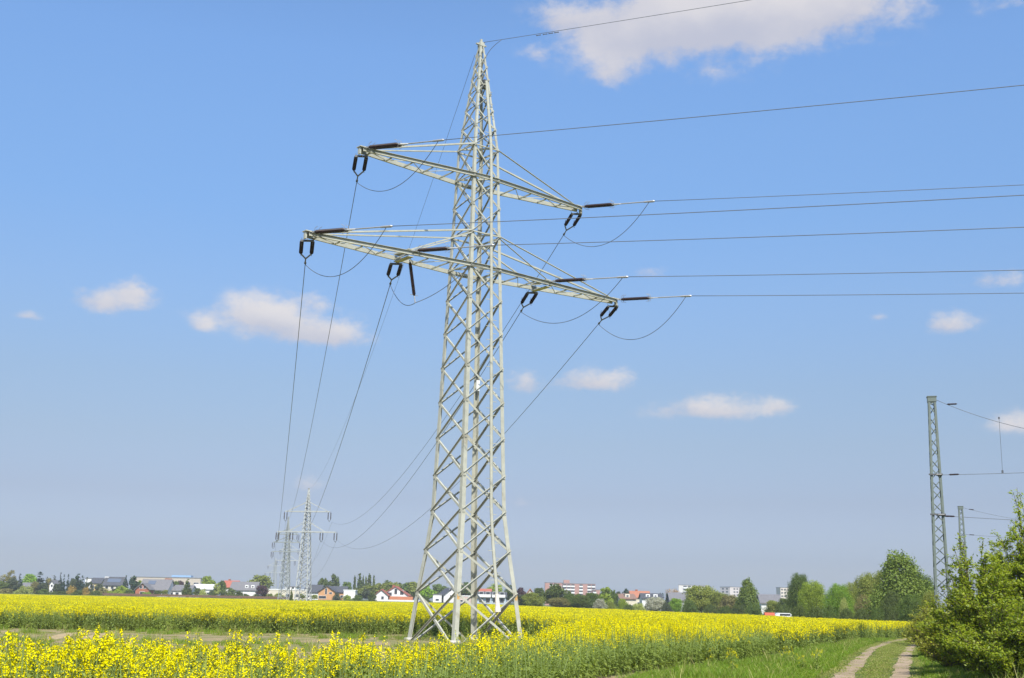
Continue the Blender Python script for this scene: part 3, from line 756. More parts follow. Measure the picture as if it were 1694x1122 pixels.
def to_world(p): return np.array([CX, CY, 0]) + AX * p[0] + AY * p[1] + UP * p[2]
ATT = {'UL': (-6.6, 22.15), 'UR': (6.5, 22.15), 'LL': (-9.12, 17.55), 'LmL': (-4.1, 17.55), 'LmR': (4.1, 17.55), 'LR': (9.1, 17.55)}
TGT2 = {'UL': (473, 860), 'UR': (549, 864), 'LL': (457, 890), 'LmL': (485, 889), 'LmR': (531, 893), 'LR': (557, 893)}
EDGE = {'UL': 141, 'UR': 306, 'LL': 323, 'LmL': 376, 'LmR': 447, 'LR': 485}
SAG = {'UL': 5.0, 'UR': 5.5, 'LL': 5.5, 'LmL': 5.2, 'LmR': 6.0, 'LR': 6.2}
WORDS = {'UL': 'left end of the upper crossarm', 'UR': 'right end of the upper crossarm', 'LL': 'left end of the lower crossarm',
         'LmL': 'left half of the lower crossarm', 'LmR': 'right half of the lower crossarm', 'LR': 'right end of the lower crossarm'}

def catenary(P, Q, sag, n=60):
    return [P + (Q - P) * t - UP * 4 * sag * t * (1 - t) for t in np.linspace(0, 1, n)]

def vplane_hit(P0, u, q):
    d = ray(*q); A = np.array([[d[0], -u[0]], [d[1], -u[1]]]); t, s = np.linalg.solve(A, P0[:2]); return np.array([0, 0, EYE]) + d * t

CL_R, CL_L = {}, {}
for k, (u, z) in ATT.items():
    sx = -1 if u < 0 else 1
    # right-going string
    f = abs(u) / (6.6 if k[0] == 'U' else 9.12); s = SF(z) + 0.07; half = s + (0.13 - s) * f
    dr = unit(np.array([RL[0], RL[1], -0.02]))
    root = np.array([u, -half if 'm' in k else 0, z + 0.10])
    rodlen = 1.75
    end = strain_set(root, dr, np.array([-dr[1], dr[0], 0.25]), pyl, rod=rodlen, hs=0.2)
    CL_R[k] = to_world(end)
    # string to the next pylon, hanging under the arm end
    T = at(*TGT2[k], D2); base_w = to_world(np.array([u, half if 'm' in k else 0, z - 0.2]))
    hd = T - base_w; Lh = np.linalg.norm(hd[:2]); slope = (hd[2] - 4 * SAG[k]) / Lh
    dl_w = unit(np.array([hd[0], hd[1], 0]) / Lh + UP * slope); dl = local(dl_w)
    sp_ = np.array([1.0, 0, 0]); sp_ = sp_ - dl * (sp_ @ dl)
    end = strain_set(np.array([u, half if 'm' in k else 0, z - 0.2]), dl, sp_, pyl, L=1.35, rod=0.6, lead=0.3, FM=DARKMETAL, vee=0.62)
    CL_L[k] = to_world(end)

def wire(name, pts, r, label, cat, group, parent=None):
    mb = MB(); mb.tube(pts, r, 5); o = mb.build(name, WIRE, parent, smooth=True)
    tag(o, label, cat, group); return o

for k in ATT:
    P = CL_R[k]; H = vplane_hit(P, RDIR, (1694, EDGE[k]))
    s1 = np.linalg.norm((H - P)[:2]); cc = 0.0003       # parabola through the clamp and the point where it leaves the photo
    a = (H[2] - P[2]) / s1 - cc * s1
    pts = [P + RDIR * s + UP * (a * s + cc * s * s) for s in np.linspace(0, 110, 70)]
    wire('conductor', pts, 0.017, 'power line running to the right from the ' + WORDS[k], 'power line', 'conductors to the right')
    pts = catenary(CL_L[k], at(*TGT2[k], D2), SAG[k], 90)
    wire('conductor', pts, 0.018, 'power line sagging to the second pylon from the ' + WORDS[k], 'power line', 'conductors to the second pylon')
# jumpers: loops hanging between the two clamps of each phase
JUMP = {'UL': 1.5, 'UR': 1.7, 'LL': 1.55, 'LmL': 1.2, 'LmR': 1.6, 'LR': 1.85}
JB = {'UL': None}
sus = None
for k, (u, z) in ATT.items():
    A_, B_ = CL_L[k] - UP * 0.05, CL_R[k] - unit(CL_R[k] - to_world(np.array([u, 0, z]))) * 0.25 - UP * 0.03
    low = min(A_[2], B_[2]) - JUMP[k] * 0.62
    if k == 'LmL':
        # hanging support string holding the jumper clear of the tower
        top = np.array([u + 0.25, -0.15, z - 0.2]); dn = unit(np.array([0.16, -0.05, -1])); 
        sheds(top + dn * 0.15, dn, 1.5, 0.09).build('insulator', PORC, pyl)
        ff = MB(); ff.bar(top, top + dn * 0.2, 0.04, 0.04); ff.build('yoke_fitting', GREYMETAL, pyl); ff = MB(); ff.bar(top + dn * 1.6, top + dn * 2.05, 0.04, 0.04)
        ff.bar(top + dn * 1.68 + np.array([-.22, 0, 0]), top + dn * 1.68 + np.array([.22, 0, 0]), 0.02, 0.02); ff.build('clamp_fitting', GREYMETAL, pyl)
        Mp = to_world(top + dn * 2.05)
        def qd(A0, C0, B0, n): return [A0 * (1 - t) ** 2 + C0 * 2 * t * (1 - t) + B0 * t * t for t in np.linspace(0, 1, n)]
        pts = qd(A_, (A_ + Mp) / 2 - UP * 0.95, Mp, 16) + qd(Mp, (Mp + B_) / 2 - UP * 0.75, B_, 20)[1:]
    else:
        C0 = np.array([A_[0] * 0.5 + B_[0] * 0.5, A_[1] * 0.5 + B_[1] * 0.5, low * 2 - (A_[2] + B_[2]) / 2 - 0.1]); D0 = C0
        pts = [A_ * (1 - t) ** 2 + C0 * 2 * t * (1 - t) + B_ * t * t for t in np.linspace(0, 1, 34)]
    wire('jumper_cable', pts, 0.016, 'slack cable loop hanging under the ' + WORDS[k], 'cable loop', 'jumper loops')
# earth wire over the peak
PKW = to_world(np.array([0, 0, 29.62]))
H = vplane_hit(PKW, RDIR, (1242, 0)); s1 = np.linalg.norm((H - PKW)[:2]); cc = 0.0003; a = (H[2] - PKW[2]) / s1 - cc * s1
mb = MB(); mb.tube([PKW + RDIR * s + UP * (a * s + cc * s * s) for s in np.linspace(0, 110, 60)], 0.013, 5)
for s in (3.1, 3.45, 3.75, 4.05):
    p = PKW + RDIR * s + UP * (a * s - 0.07); mb.tube([p - RDIR * 0.11, p - RDIR * 0.06, p + RDIR * 0.06, p + RDIR * 0.11], [0.035, 0.02, 0.02, 0.035], 6)
ew = mb.build('earth_wire', WIRE, None, True); tag(ew, 'thin earth wire leaving the pylon peak to the right', 'power line', 'earth wires')
mb = MB(); q0 = PKW + RDIR * 1.1 - UP * 0.02; q1 = to_world(np.array([0.2, -0.2, 28.9])) ; q1 = to_world(np.array([SF(28.8), -SF(28.8), 28.75]))
mb.tube([q0 * (1 - t) ** 2 + (q1 + RDIR * 0.15 + UP * 0.5) * 2 * t * (1 - t) + q1 * t * t for t in np.linspace(0, 1, 12)], 0.013, 5)
j = mb.build('jumper_cable', WIRE, None, True); tag(j, 'short earthing loop beside the peak of the nearest pylon', 'cable loop', 'jumper loops')
T = at(513, 808, D2)
st_ = to_world(np.array([-0.3, 0.1, 28.9]))
wire('earth_wire', catenary(st_, T, 4.2, 80), 0.010, 'thin earth wire sagging from the nearest to the second pylon', 'power line', 'earth wires')

# ---- suspension pylons further along the line and beyond
def suspension_pylon(name, arms, H, s0, stop, mat, wfac=1.0, npan=13, strings=True):
    root = empty(name, (0, 0, 0))
    z1 = arms[-1][0]
    sf = prof_fn([(-0.3, s0 * 1.05), (0, s0), (z1, stop), (H, 0.12)])
    nd = [-0.3]; z = -0.3
    while z < H - 0.6:
        z += max(0.8, sf(max(z, 0)) * 1.35); nd.append(min(z, H))
    if nd[-1] < H: nd.append(H)
    lw = lambda z: 0.17 * wfac; bw = lambda z: 0.08 * wfac
    for sx, sy in ((-1, -1), (-1, 1), (1, -1), (1, 1)): leg_mesh(sx, sy, nd, sf, lw, 0.03).build('leg', mat, root)
    for ax, sg in ((0, -1), (0, 1), (1, -1), (1, 1)): face_lattice(ax, sg, nd, sf, bw, (), False).build('bracing', mat, root)
    for (z, R, mid, tie) in arms:
        mb = MB(); s = sf(z) + 0.05
        for sy in (-1, 1):
            for sx in (-1, 1):
                mb.bar((0, sy * s, z), (sx * R, sy * 0.1, z), 0.13 * wfac, 0.2 * wfac)
                if tie: mb.bar((sx * sf(z + tie), sy * sf(z + tie), z + tie), (sx * (R * (0.62 if mid else 0.9)), sy * 0.3, z + 0.1), 0.08 * wfac, 0.08 * wfac)
        n = 6
        for sx in (-1, 1):
            for i in range(1, n + 1):
                x = R * i / n; yy = s + (0.1 - s) * i / n; mb.bar((sx * x, -yy, z - 0.1), (sx * x, yy, z - 0.1), 0.08 * wfac, 0.08 * wfac)
        mb.build('crossarm', mat, root)
        if strings:
            for x in ([-R, R] if not mid else [-R, -mid, mid, R]):
                x = x * 0.99
                for q in (-0.33, 0.33):
                    sheds(np.array([x + q, 0, z - 0.3]), np.array([0, 0, -1.0]), 1.5, 0.10 * wfac, 8).build('insulator', PORC, root)
                ff = MB()
                for q in (-0.33, 0.33): ff.bar((x + q, 0, z - 1.85), (x, 0, z - 2.35), 0.06 * wfac, 0.06 * wfac)
                ff.build('clamp_fitting', DARKMETAL, root)
                for q in (-0.33, 0.33): ff = MB(); ff.bar((x + q, 0, z - 0.05), (x + q, 0, z - 0.3), 0.06 * wfac, 0.06 * wfac); ff.build('link', DARKMETAL, root)
    return root

def place(o, px, d, yaw=0.0, dz=0.0):
    x = at(px, horizon(px), d)[0]; o.location = (x, d, float(ground(x, d)) + dz); o.rotation_euler = (0, 0, yaw); return o

ARM2 = [(17.1, 7.25, 3.75, 2.2), (21.9, 5.5, None, 2.2)]
p2 = suspension_pylon('lattice_pylon', ARM2, 27.4, 1.65, 0.6, STEELFAR, 1.35)
place(p2, 510, D2, math.radians(-10)); p2.location[0] = -47.75; tag(p2, 'pale lattice pylon with hanging insulators, second along the line', 'pylon', 'power pylons')
ARM3 = [(16.6, 5.1, None, 0), (19.8, 4.9, None, 1.6), (22.6, 3.8, None, 1.6)]
p3 = suspension_pylon('lattice_pylon', ARM3, 28.6, 1.7, 0.6, principled('weathered_steel', (0.25, 0.27, 0.26), 0.6), 1.45)
place(p3, 469.5, 425, math.radians(-6)); tag(p3, 'darker lattice pylon with three crossarms behind the second pylon', 'pylon', 'power pylons')
p4 = copy_tree(p2); place(p4, 474, 560, math.radians(-10)); p4.scale = (0.8, 0.8, 1.0); tag(p4, 'pale broad-footed pylon right behind the one with three crossarms', 'pylon', 'power pylons')
for (px, d, lab, sc_) in ((452.5, 850, 'faint distant pylon at the left of the pylon cluster', 1.0), (752, 1000, 'tiny distant pylon seen between the legs of the nearest pylon', 0.95)):
    q = copy_tree(p2); place(q, px, d, math.radians(-12)); q.scale = (sc_,) * 3; tag(q, lab, 'pylon', 'power pylons')
# line going on from the second pylon
for k in ATT:
    P = at(*TGT2[k], D2); u = {'UL': -5.5, 'UR': 5.5, 'LL': -7.25, 'LmL': -3.75, 'LmR': 3.75, 'LR': 7.25}[k]; zz = 21.9 if k[0] == 'U' else 17.1
    Q = np.array(p4.location) + np.array([math.cos(-.17) * u, math.sin(-.17) * u, zz - 2.3])
    wire('conductor', catenary(P, Q, 7.0, 60), 0.02, 'faint power line beyond the second pylon from the ' + WORDS[k].replace('crossarm', 'crossarm there'), 'power line', 'conductors beyond the second pylon')

# ---- railway catenary masts on the right
def catenary_mast(name, H, s_top, s_bot, wire_z):
    root = empty(name, (0, 0, 0)); sf = prof_fn([(-0.5, s_bot), (0, s_bot), (H, s_top)])
    nd = list(np.arange(-0.5, H - 0.3, 0.62)) + [H - 0.28]
    for sx, sy in ((-1, -1), (-1, 1), (1, -1), (1, 1)): leg_mesh(sx, sy, [-0.5, H * 0.5, H], sf, lambda z: 0.115, 0.018).build('leg', STEELGRN, root)
    for ax, sg in ((0, -1), (0, 1), (1, -1), (1, 1)):
        mb = MB(); nrm = np.zeros(3); nrm[ax] = sg
        for i in range(len(nd) - 1):
            a, c = nd[i], nd[i + 1]; q = 1 if (i + (sg > 0)) % 2 else -1
            def P(u, z): s = sf(z) - 0.012; p = np.zeros(3); p[ax] = sg * s; p[1 - ax] = u * s; p[2] = z; return p
            mb.angle(P(-q * 0.9, a), P(q * 0.9, c), nrm, 0.055, 0.012, -0.05)
        mb.build('bracing', STEELGRN, root)
    cp = MB(); s = s_top + 0.03; cp.box((-s, -s, H - 0.30), (s, s, H - 0.02)); cp.box((-s - 0.03, -s - 0.03, H - 0.02), (s + 0.03, s + 0.03, H + 0.03)); cp.build('top_cap', STEELGRN, root)
    for z in wire_z:
        bk = MB(); s = sf(z) + 0.02
        bk.box((-s - 0.1, -s - 0.05, z - 0.035), (s + 0.04, -s, z + 0.05)); bk.box((s + 0.005, -s, z - 0.03), (s + 0.04, s, z + 0.03))
        bk.tube([(-0.02, -s - 0.05, z - 0.02), (s * 0.9, -s - 0.05, z - 0.02)], 0.06, 8)
        bk.build('wire_bracket', DARKMETAL, root)
    return root
dm1, dm2 = 70.0, 143.0
tz = [float(at(1541, 657, dm1)[2]), float(at(1546, 786, dm1)[2]), float(at(1549, 852, dm1)[2])]
gz1 = float(ground(at(1556, 1000, dm1)[0], dm1))
m1 = catenary_mast('catenary_mast', tz[0] - gz1, 0.215, 0.46, [tz[1] - gz1, tz[2] - gz1]); m1.location = (at(1541, 657, dm1)[0], dm1, gz1); m1.rotation_euler = (0, 0, math.radians(-14))
tag(m1, 'green lattice railway mast rising above the bush, the nearer of two', 'railway mast', 'railway masts')
tz2 = [float(at(1589, 838, dm2)[2]), float(at(1590, 854, dm2)[2]), float(at(1591, 884, dm2)[2])]; x2 = at(1589, 840, dm2)[0]; gz2 = float(ground(x2, dm2))
m2 = copy_tree(m1); m2.location = (x2, dm2, gz2); m2.scale = (1.15, 1.15, (tz2[0] - gz2) / (tz[0] - gz1)); tag(m2, 'smaller farther green lattice railway mast behind the bush top', 'railway mast', 'railway masts')
def span_wire(P, Q, sag, label, ins=0.9, r=0.016):
    P = np.array(P, float); Q = np.array(Q, float)
    mb = MB(); mb.tube(catenary(P, Q, sag, 40), r, 5); o = mb.build('span_wire', WIRE, None, True); tag(o, label, 'railway wire', 'railway cross-span wires')
    d = unit(Q - P); im = sheds(P + d * ins - UP * 4 * sag * 0.03, d, 0.45, 0.055, 6).build('insulator', PORC, o); return o
a0 = at(1547, 661, dm1); b0 = at(1694, 700, dm1 - 1.0); e = (b0 - a0)
span_wire(a0, a0 + e * 4.2 + UP * 6.6, 2.6, 'sagging upper railway wire from the top of the nearer green mast', 0.7)
c0_ = at(1549, 786, dm1); c1_ = at(1694, 779, dm1 - 1.0)
span_wire(c0_, c0_ + (c1_ - c0_) * 4.2, 0.15, 'level middle railway wire from the nearer green mast', 0.75)
d0_ = at(1552, 853, dm1); d1_ = at(1694, 858, dm1 - 1.0)
span_wire(d0_, d0_ + (d1_ - d0_) * 4.2, 0.15, 'level lower railway wire from the nearer green mast', 0.4)
g0, g1 = at(1652.5, 690, dm1 - 0.7), at(1658.5, 781, dm1 - 0.7)
mb = MB(); mb.tube([g0, g1], 0.012, 5); mb.tube([g0 - UP * 0.0, g0 - UP * 0.12], 0.05, 6); mb.tube([g1 + UP * 0.1, g1 - UP * 0.08], 0.055, 6); o = mb.build('dropper_wire', WIRE); tag(o, 'vertical dropper between the upper and middle railway wires', 'railway wire')
a0 = at(1593, 840, dm2); b0 = at(1677, 858, dm2 - 1.0)
span_wire(a0, a0 + (b0 - a0) * 4 + UP * 3.5, 1.2, 'sagging railway wire from the top of the farther green mast', 0.7, 0.02)
a0 = at(1594, 884, dm2); b0 = at(1680, 888, dm2 - 1.0)
span_wire(a0, a0 + (b0 - a0) * 4, 0.2, 'level railway wire from the farther green mast', 0.7, 0.02)

# ------------------------------------------------------------------ houses and other buildings at the edge of the field
def wallm(name, col, var=0.06): return principled('wall_' + name, col, 0.85, 0, 0.15, var, 1.2, dirt=tuple(c * 0.86 for c in col))
def roofm(name, col): return principled('roof_' + name, col, 0.75, 0, 0.25, 0.22, 2.5, 0.2)
Wh = wallm('white', (0.66, 0.65, 0.625)); Cr = wallm('cream', (0.54, 0.49, 0.38)); Ye = wallm('yellow', (0.50, 0.39, 0.18)); Br = wallm('brick', (0.30, 0.115, 0.075), 0.2)
Ora = wallm('orange', (0.48, 0.26, 0.125)); Gy = wallm('grey', (0.42, 0.42, 0.41)); Pk = wallm('pink', (0.48, 0.36, 0.31)); Be = wallm('beige', (0.42, 0.365, 0.30)); Bl = wallm('blue_grey', (0.36, 0.42, 0.48))
RD = roofm('dark', (0.065, 0.068, 0.078)); RG = roofm('grey', (0.15, 0.145, 0.15)); RR = roofm('red', (0.33, 0.105, 0.07)); RO = roofm('orange', (0.35, 0.145, 0.085)); RB = roofm('brown', (0.20, 0.125, 0.095)); RDR = roofm('dark_red', (0.28, 0.09, 0.065))
FR = principled('window_frame', (0.70, 0.70, 0.68), 0.5); BLU = principled('blue_sheet', (0.22, 0.36, 0.55), 0.5); SOL = principled('solar_panel', (0.10, 0.12, 0.16), 0.2, 0, 0.6)

def window(parent, x, y, z, w, h, nrm_y=-1, frame=None):
    mb = MB(); mb.box((-w / 2, -0.05, -h / 2), (w / 2, 0.05, h / 2), c=(x, y, z)); f = mb.build('window', frame or FR, parent)
    pb_ = MB(); pb_.box((-w / 2 + 0.08, -0.065, -h / 2 + 0.08), (w / 2 - 0.08, 0.04, h / 2 - 0.08), c=(x, y, z)); pb_.build('pane', GLASS, f); return f

def house(name, x0, x1, ye, yr, d, kind, wall, roof, label, cat='house', group='houses along the field edge', yaw=0.0, depth=None, wins=(), chim=None, sky_=None, door=None, sink=0.25, dorm=()):
    xm = (x0 + x1) / 2; L = at(x0, horizon(x0), d)[0]; R = at(x1, horizon(x1), d)[0]; X = (L + R) / 2; W_ = (R - L) / math.cos(yaw)
    g0 = float(ground(X, d)); ze = float(at(xm, ye, d)[2]) - g0 + sink; zr = float(at(xm, yr, d)[2]) - g0 + sink
    root = tag(empty(name, (X, d, g0 - sink), yaw), label, cat, group); D_ = depth or max(7.0, min(11.0, W_ * 0.8)); hw = W_ / 2; hd = D_ / 2
    mb = MB(); ex, ey = np.array([1.0, 0, 0]), np.array([0, 1.0, 0])
    if kind == 'flat':
        mb.box((-hw, -hd, 0), (hw, hd, zr)); mb.build('wall', wall, root)
        rb = MB(); rb.box((-hw - 0.15, -hd - 0.15, zr + 0.005), (hw + 0.15, hd + 0.15, zr + 0.35)); rb.build('roof', roof, root)
    elif kind == 'gable':
        mb.sweep((0, -hd, 0), (0, hd, 0), [(-hw, 0), (hw, 0), (hw, ze), (0, zr - 0.03), (-hw, ze)], ex, UP); mb.build('wall', wall, root)
        o, sl = 0.45, (zr - ze) / hw; rb = MB(); t = 0.28
        rb.sweep((0, -hd - 0.5, 0), (0, hd + 0.5, 0), [(-hw - o, ze - sl * o), (0, zr), (hw + o, ze - sl * o), (hw + o, ze - sl * o + t), (0, zr + t), (-hw - o, ze - sl * o + t)], ex, UP); rf = rb.build('roof', roof, root)
    else:
        mb.sweep((-hw, 0, 0), (hw, 0, 0), [(-hd, 0), (hd, 0), (hd, ze), (0, zr - 0.03), (-hd, ze)], ey, UP); mb.build('wall', wall, root)
        o, sl = 0.4, (zr - ze) / hd; rb = MB(); t = 0.26
        rb.sweep((-hw - 0.35, 0, 0), (hw + 0.35, 0, 0), [(-hd - o, ze - sl * o), (0, zr), (hd + o, ze - sl * o), (hd + o, ze - sl * o + t), (0, zr + t), (-hd - o, ze - sl * o + t)], ey, UP); rf = rb.build('roof', roof, root)
        for (fx, w_, h_) in dorm:
            x = -hw + fx * W_; zz = ze + (zr - ze) * 0.3; yb = -hd * 0.72
            dm = MB(); dm.box((x - w_ / 2, yb - 0.4, zz - 0.4), (x + w_ / 2, yb + 2.2, zz + h_)); dd = dm.build('dormer', wall, root); window(dd, x, yb - 0.42, zz + h_ * 0.45, w_ * 0.6, h_ * 0.6)
        if sky_:
            for (f0, f1, g_0, g_1) in [sky_]:
                sm = MB(); a0 = np.array([0, -hd * (1 - g_0), ze + (zr - ze) * g_0 + t + 0.06]); a1 = np.array([0, -hd * (1 - g_1), ze + (zr - ze) * g_1 + t + 0.06])
                sm.add([a0 + ex * (-hw + f0 * W_), a0 + ex * (-hw + f1 * W_), a1 + ex * (-hw + f1 * W_), a1 + ex * (-hw + f0 * W_)] + [p + UP * 0.1 for p in (a0 + ex * (-hw + f0 * W_), a0 + ex * (-hw + f1 * W_), a1 + ex * (-hw + f1 * W_), a1 + ex * (-hw + f0 * W_))], [(0, 3, 2, 1), (4, 5, 6, 7), (0, 1, 5, 4), (1, 2, 6, 5), (2, 3, 7, 6), (3, 0, 4, 7)])
                sm.build('roof_panel', SOL, rf)
    for (fx, fz, w_, h_) in wins: window(root, -hw + fx * W_, -hd - 0.03, fz, w_, h_)
    if door is not None:
        dm = MB(); dm.box((-0.55, -0.06, 0), (0.55, 0.05, 2.1 + sink), c=(-hw + door * W_, -hd, 0)); dm.build('door', RB, root)
    if chim is not None and kind != 'flat':
        cx, cw, ch, cm = chim; x = -hw + cx * W_
        cb = MB(); cb.box((x - cw / 2, -0.4, zr - 1.0), (x + cw / 2, 0.45, zr + ch)); cb.box((x - cw / 2 - .06, -0.46, zr + ch), (x + cw / 2 + .06, 0.51, zr + ch + 0.12)); cb.build('chimney', cm, rf)
    return root

W2 = [(0.3, 1.7, 1.4, 1.2), (0.7, 1.7, 1.4, 1.2)]
W3 = [(0.2, 1.7, 1.3, 1.2), (0.5, 1.7, 1.3, 1.2), (0.8, 1.7, 1.3, 1.2)]
house('village_house', 38, 59, 971, 965, 500, 'side', Gy, RG, 'low grey house half hidden behind the rounded pale green shrub', wins=[(0.3, 2.0, 1.6, 1.0), (0.75, 2.0, 1.6, 1.0)])
house('village_house', 87.5, 95.5, 966, 961, 498, 'gable', Wh, RG, 'narrow white gabled house between the conifers at the far left', wins=[(0.5, 3.6, .8, 1.0), (0.5, 1.4, .8, 1.0)], depth=9)
house('flat_block', 143, 153, 963, 957.5, 620, 'flat', Wh, RG, 'small white flat-roofed block peeping over the conifers', wins=[(0.3, 5.8, 1.2, 1.2), (0.7, 5.8, 1.2, 1.2)])
house('village_house', 153.5, 170, 965, 957, 505, 'side', Ye, RD, 'yellow-walled house with a dark roof beside the spruces', wins=[(0.25, 3.6, 1, 1.4), (0.75, 3.6, 1, 1.4)])
house('village_house', 174, 205, 968, 955.5, 498, 'side', Cr, RD, 'cream house with dark panelled roof and a white side chimney', wins=[(0.2, 3.4, 1.3, 1.2), (0.5, 3.4, 1.3, 1.2), (0.78, 3.4, 1.6, 1.2)], chim=(0.03, 1.6, 0.2, Wh), sky_=(0.15, 0.85, 0.25, 0.7))
hall = house('factory_hall', 224, 337, 963, 956.5, 720, 'flat', Be, RG, 'long flat beige factory hall behind the brick house', 'factory', wins=[(f, 7.5, 3.0, 1.6) for f in (0.1, 0.22, 0.34, 0.46, 0.58, 0.70, 0.82, 0.94)], depth=20)
rb = MB(); zt_ = float(at(312, 956.5, 720)[2]) - hall.location[2] + 0.36
rb.box((2.8, -9.2, zt_), (14.0, -4, zt_ + 1.0)); rb.build('rooftop_unit', BLU, hall)
house('brick_house', 236, 283, 976, 959.5, 478, 'side', Wh, RG, 'brick-gabled house with a big grey roof and roof panels', wins=[(0.72, 1.5, 1.6, 1.3), (0.9, 1.5, 1.2, 1.3)], sky_=(0.22, 0.48, 0.45, 0.8), depth=11, door=0.6)
house('brick_house', 227.5, 250, 975, 965.5, 469, 'gable', Br, RG, 'red brick front gable with white-trimmed windows beside the grey roof', wins=[(0.38, 3.6, 1.1, 1.1), (0.66, 3.6, 1.1, 1.1), (0.5, 1.4, 1.8, 1.2)], depth=6)
house('village_house', 273, 281, 964, 958, 535, 'gable', Ora, RO, 'tall narrow orange-brick house end behind the brick house', wins=[(0.5, 5.0, .8, 1.2)], depth=9)
house('village_house', 283, 320, 977.5, 969, 482, 'side', Wh, RG, 'low white bungalow with a grey roof behind the broad conifer', wins=[(0.15, 1.5, 1.4, 1.1), (0.4, 1.5, 1.4, 1.1), (0.85, 1.5, 1.4, 1.1)], depth=9)
house('village_house', 322, 355, 975, 967.5, 500, 'side', Wh, wallm('pale_roof', (0.5, 0.49, 0.48)), 'white house with a pale roof under the round yellow-green tree', wins=W3, depth=9)
house('village_house', 371, 394, 972.5, 961.5, 535, 'side', Wh, RR, 'house with a bright red tiled roof behind the dark bush', wins=[(0.7, 3.2, 1.4, 1.1)], chim=(0.3, 0.8, 0.7, Br), depth=10)
house('village_house', 384, 427, 976.5, 963.5, 496, 'side', Wh, RG, 'wide white house with a grey roof in front of the olive tree', wins=[(0.12, 1.6, 1.4, 1.1), (0.3, 1.6, 1.4, 1.1), (0.6, 1.6, 1.4, 1.1)], dorm=[(0.62, 1.3, 1.1), (0.85, 1.3, 1.1)], depth=10)
house('white_hall', 440, 512, 979, 976.5, 505, 'flat', Cr, FR, 'long low cream hall behind the cluster of pylons', 'hall', wins=[(f, 1.7, 1.6, 1.2) for f in (0.15, 0.35, 0.55, 0.75, 0.92)], depth=12)
house('flat_block', 474, 491, 976, 971.5, 530, 'flat', Wh, RG, 'small white box building above the long cream hall', 'hall', wins=[(0.3, 5.0, 1.2, 1.0), (0.7, 5.0, 1.2, 1.0)])
house('village_house', 507, 534, 980, 968.5, 505, 'side', Wh, RD, 'white house with a steep dark roof beside the second pylon', wins=W2, chim=(0.08, 1.0, 0.5, RD), depth=9, yaw=-0.15)
house('orange_house', 529, 557, 979.5, 970, 490, 'gable', Ora, RD, 'orange house with its gable and tall dark window facing the field', wins=[(0.45, 3.6, 0.9, 2.4), (0.72, 2.9, 1.2, 0.8), (0.25, 1.3, 3.0, 1.1)], depth=9)
house('orange_house', 548, 574, 980, 971, 497, 'side', Ora, RD, 'dark-roofed rear wing of the orange house', wins=[(0.75, 1.7, 1.2, 1.1)], depth=9)
house('garage', 570, 589, 983, 977.5, 488, 'flat', Wh, FR, 'white flat-roofed garage right of the orange house', 'garage', wins=[(0.4, 1.3, 2.2, 1.3)], depth=7)
ch = house('chalet', 634, 677, 985, 971, 478, 'gable', Wh, RDR, 'white chalet with red roof and black gable windows on a brick terrace', wins=[(0.25, 3.0, 2.6, 1.3), (0.52, 4.0, 1.2, 2.2), (0.75, 3.6, 1.5, 1.8), (0.33, 1.3, 4.2, 0.9), (0.8, 1.2, 1.9, 0.9)], depth=11, chim=(0.38, 0.9, 0.6, RDR))
ter = MB(); ter.box((-7.6, -9.0, 0), (7.0, -6.2, 2.1)); ter.build('terrace', wallm('terracotta', (0.46, 0.17, 0.09)), ch)
house('chalet', 621, 643, 985, 976, 470, 'gable', Wh, RDR, 'small white gabled annexe left of the chalet', wins=[(0.6, 1.5, 1.1, 1.2)], depth=7)
house('village_house', 729, 754, 985, 974, 485, 'gable', Wh, RD, 'plain white gable house seen between the pylon legs', wins=[(0.42, 5.0, .8, 1.0), (0.62, 5.0, .8, 1.0), (0.5, 2.6, 1.4, 1.0)], depth=12, yaw=0.25)
house('village_house', 717, 731, 988, 984.5, 480, 'flat', Wh, RG, 'flat pale annexe beside the plain white gable house', wins=[(0.5, 1.2, 1.4, 0.9)], depth=6)
house('low_building', 756, 794, 990, 987, 480, 'flat', Pk, FR, 'low pinkish building between the front and back pylon legs', 'building', wins=[(f, 1.0, 1.4, 0.8) for f in (0.2, 0.45, 0.7)], depth=8)
house('village_house', 784, 812, 984, 975, 520, 'side', Wh, RR, 'house with an orange-red roof seen through the pylon legs', wins=[(0.5, 2.2, 1.4, 1.0)], depth=10)
bb = house('apartment_house', 789, 837, 987.5, 980, 455, 'side', Bl, RD, 'blue-grey two-storey building with white balcony rails inside the pylon base', 'building', wins=[(f, 1.5, 1.6, 1.7) for f in (0.15, 0.38, 0.62, 0.86)] + [(f, 4.0, 1.6, 1.2) for f in (0.15, 0.38, 0.62, 0.86)], depth=9)
for f in (0.26, 0.74):
    rl = MB(); rl.box((-2.4, -5.6, 2.6), (2.4, -4.62, 2.75), c=((f - 0.5) * 11, 0, 0)); rl.box((-2.4, -5.62, 2.75), (2.4, -5.55, 3.6), c=((f - 0.5) * 11, 0, 0)); rl.build('balcony', Wh, bb)
house('village_house', 871, 882, 983, 975, 430, 'gable', Cr, RO, 'small cream house with an orange roof beside the purple tree', wins=[(0.5, 3.2, .9, 1.0)], depth=8)
house('village_house', 1021, 1047, 991, 983.5, 400, 'side', Cr, RB, 'cream house with brown roof and white dormer left of the orange roof', wins=W2, dorm=[(0.5, 1.5, 1.1)], depth=9, yaw=0.12)
house('village_house', 1042, 1073, 989, 979, 430, 'side', Cr, RO, 'large house with a broad orange tiled roof', wins=[(0.4, 3, 1.2, 1), (0.8, 3, 1.2, 1)], chim=(0.35, 0.8, 0.6, Br), depth=11)
house('village_house', 1060, 1093, 990.5, 983, 385, 'side', Wh, RD, 'dark-roofed house with white dormers behind the big blossom tree', wins=W3, dorm=[(0.3, 1.3, 0.9), (0.68, 1.3, 0.9)], depth=8)
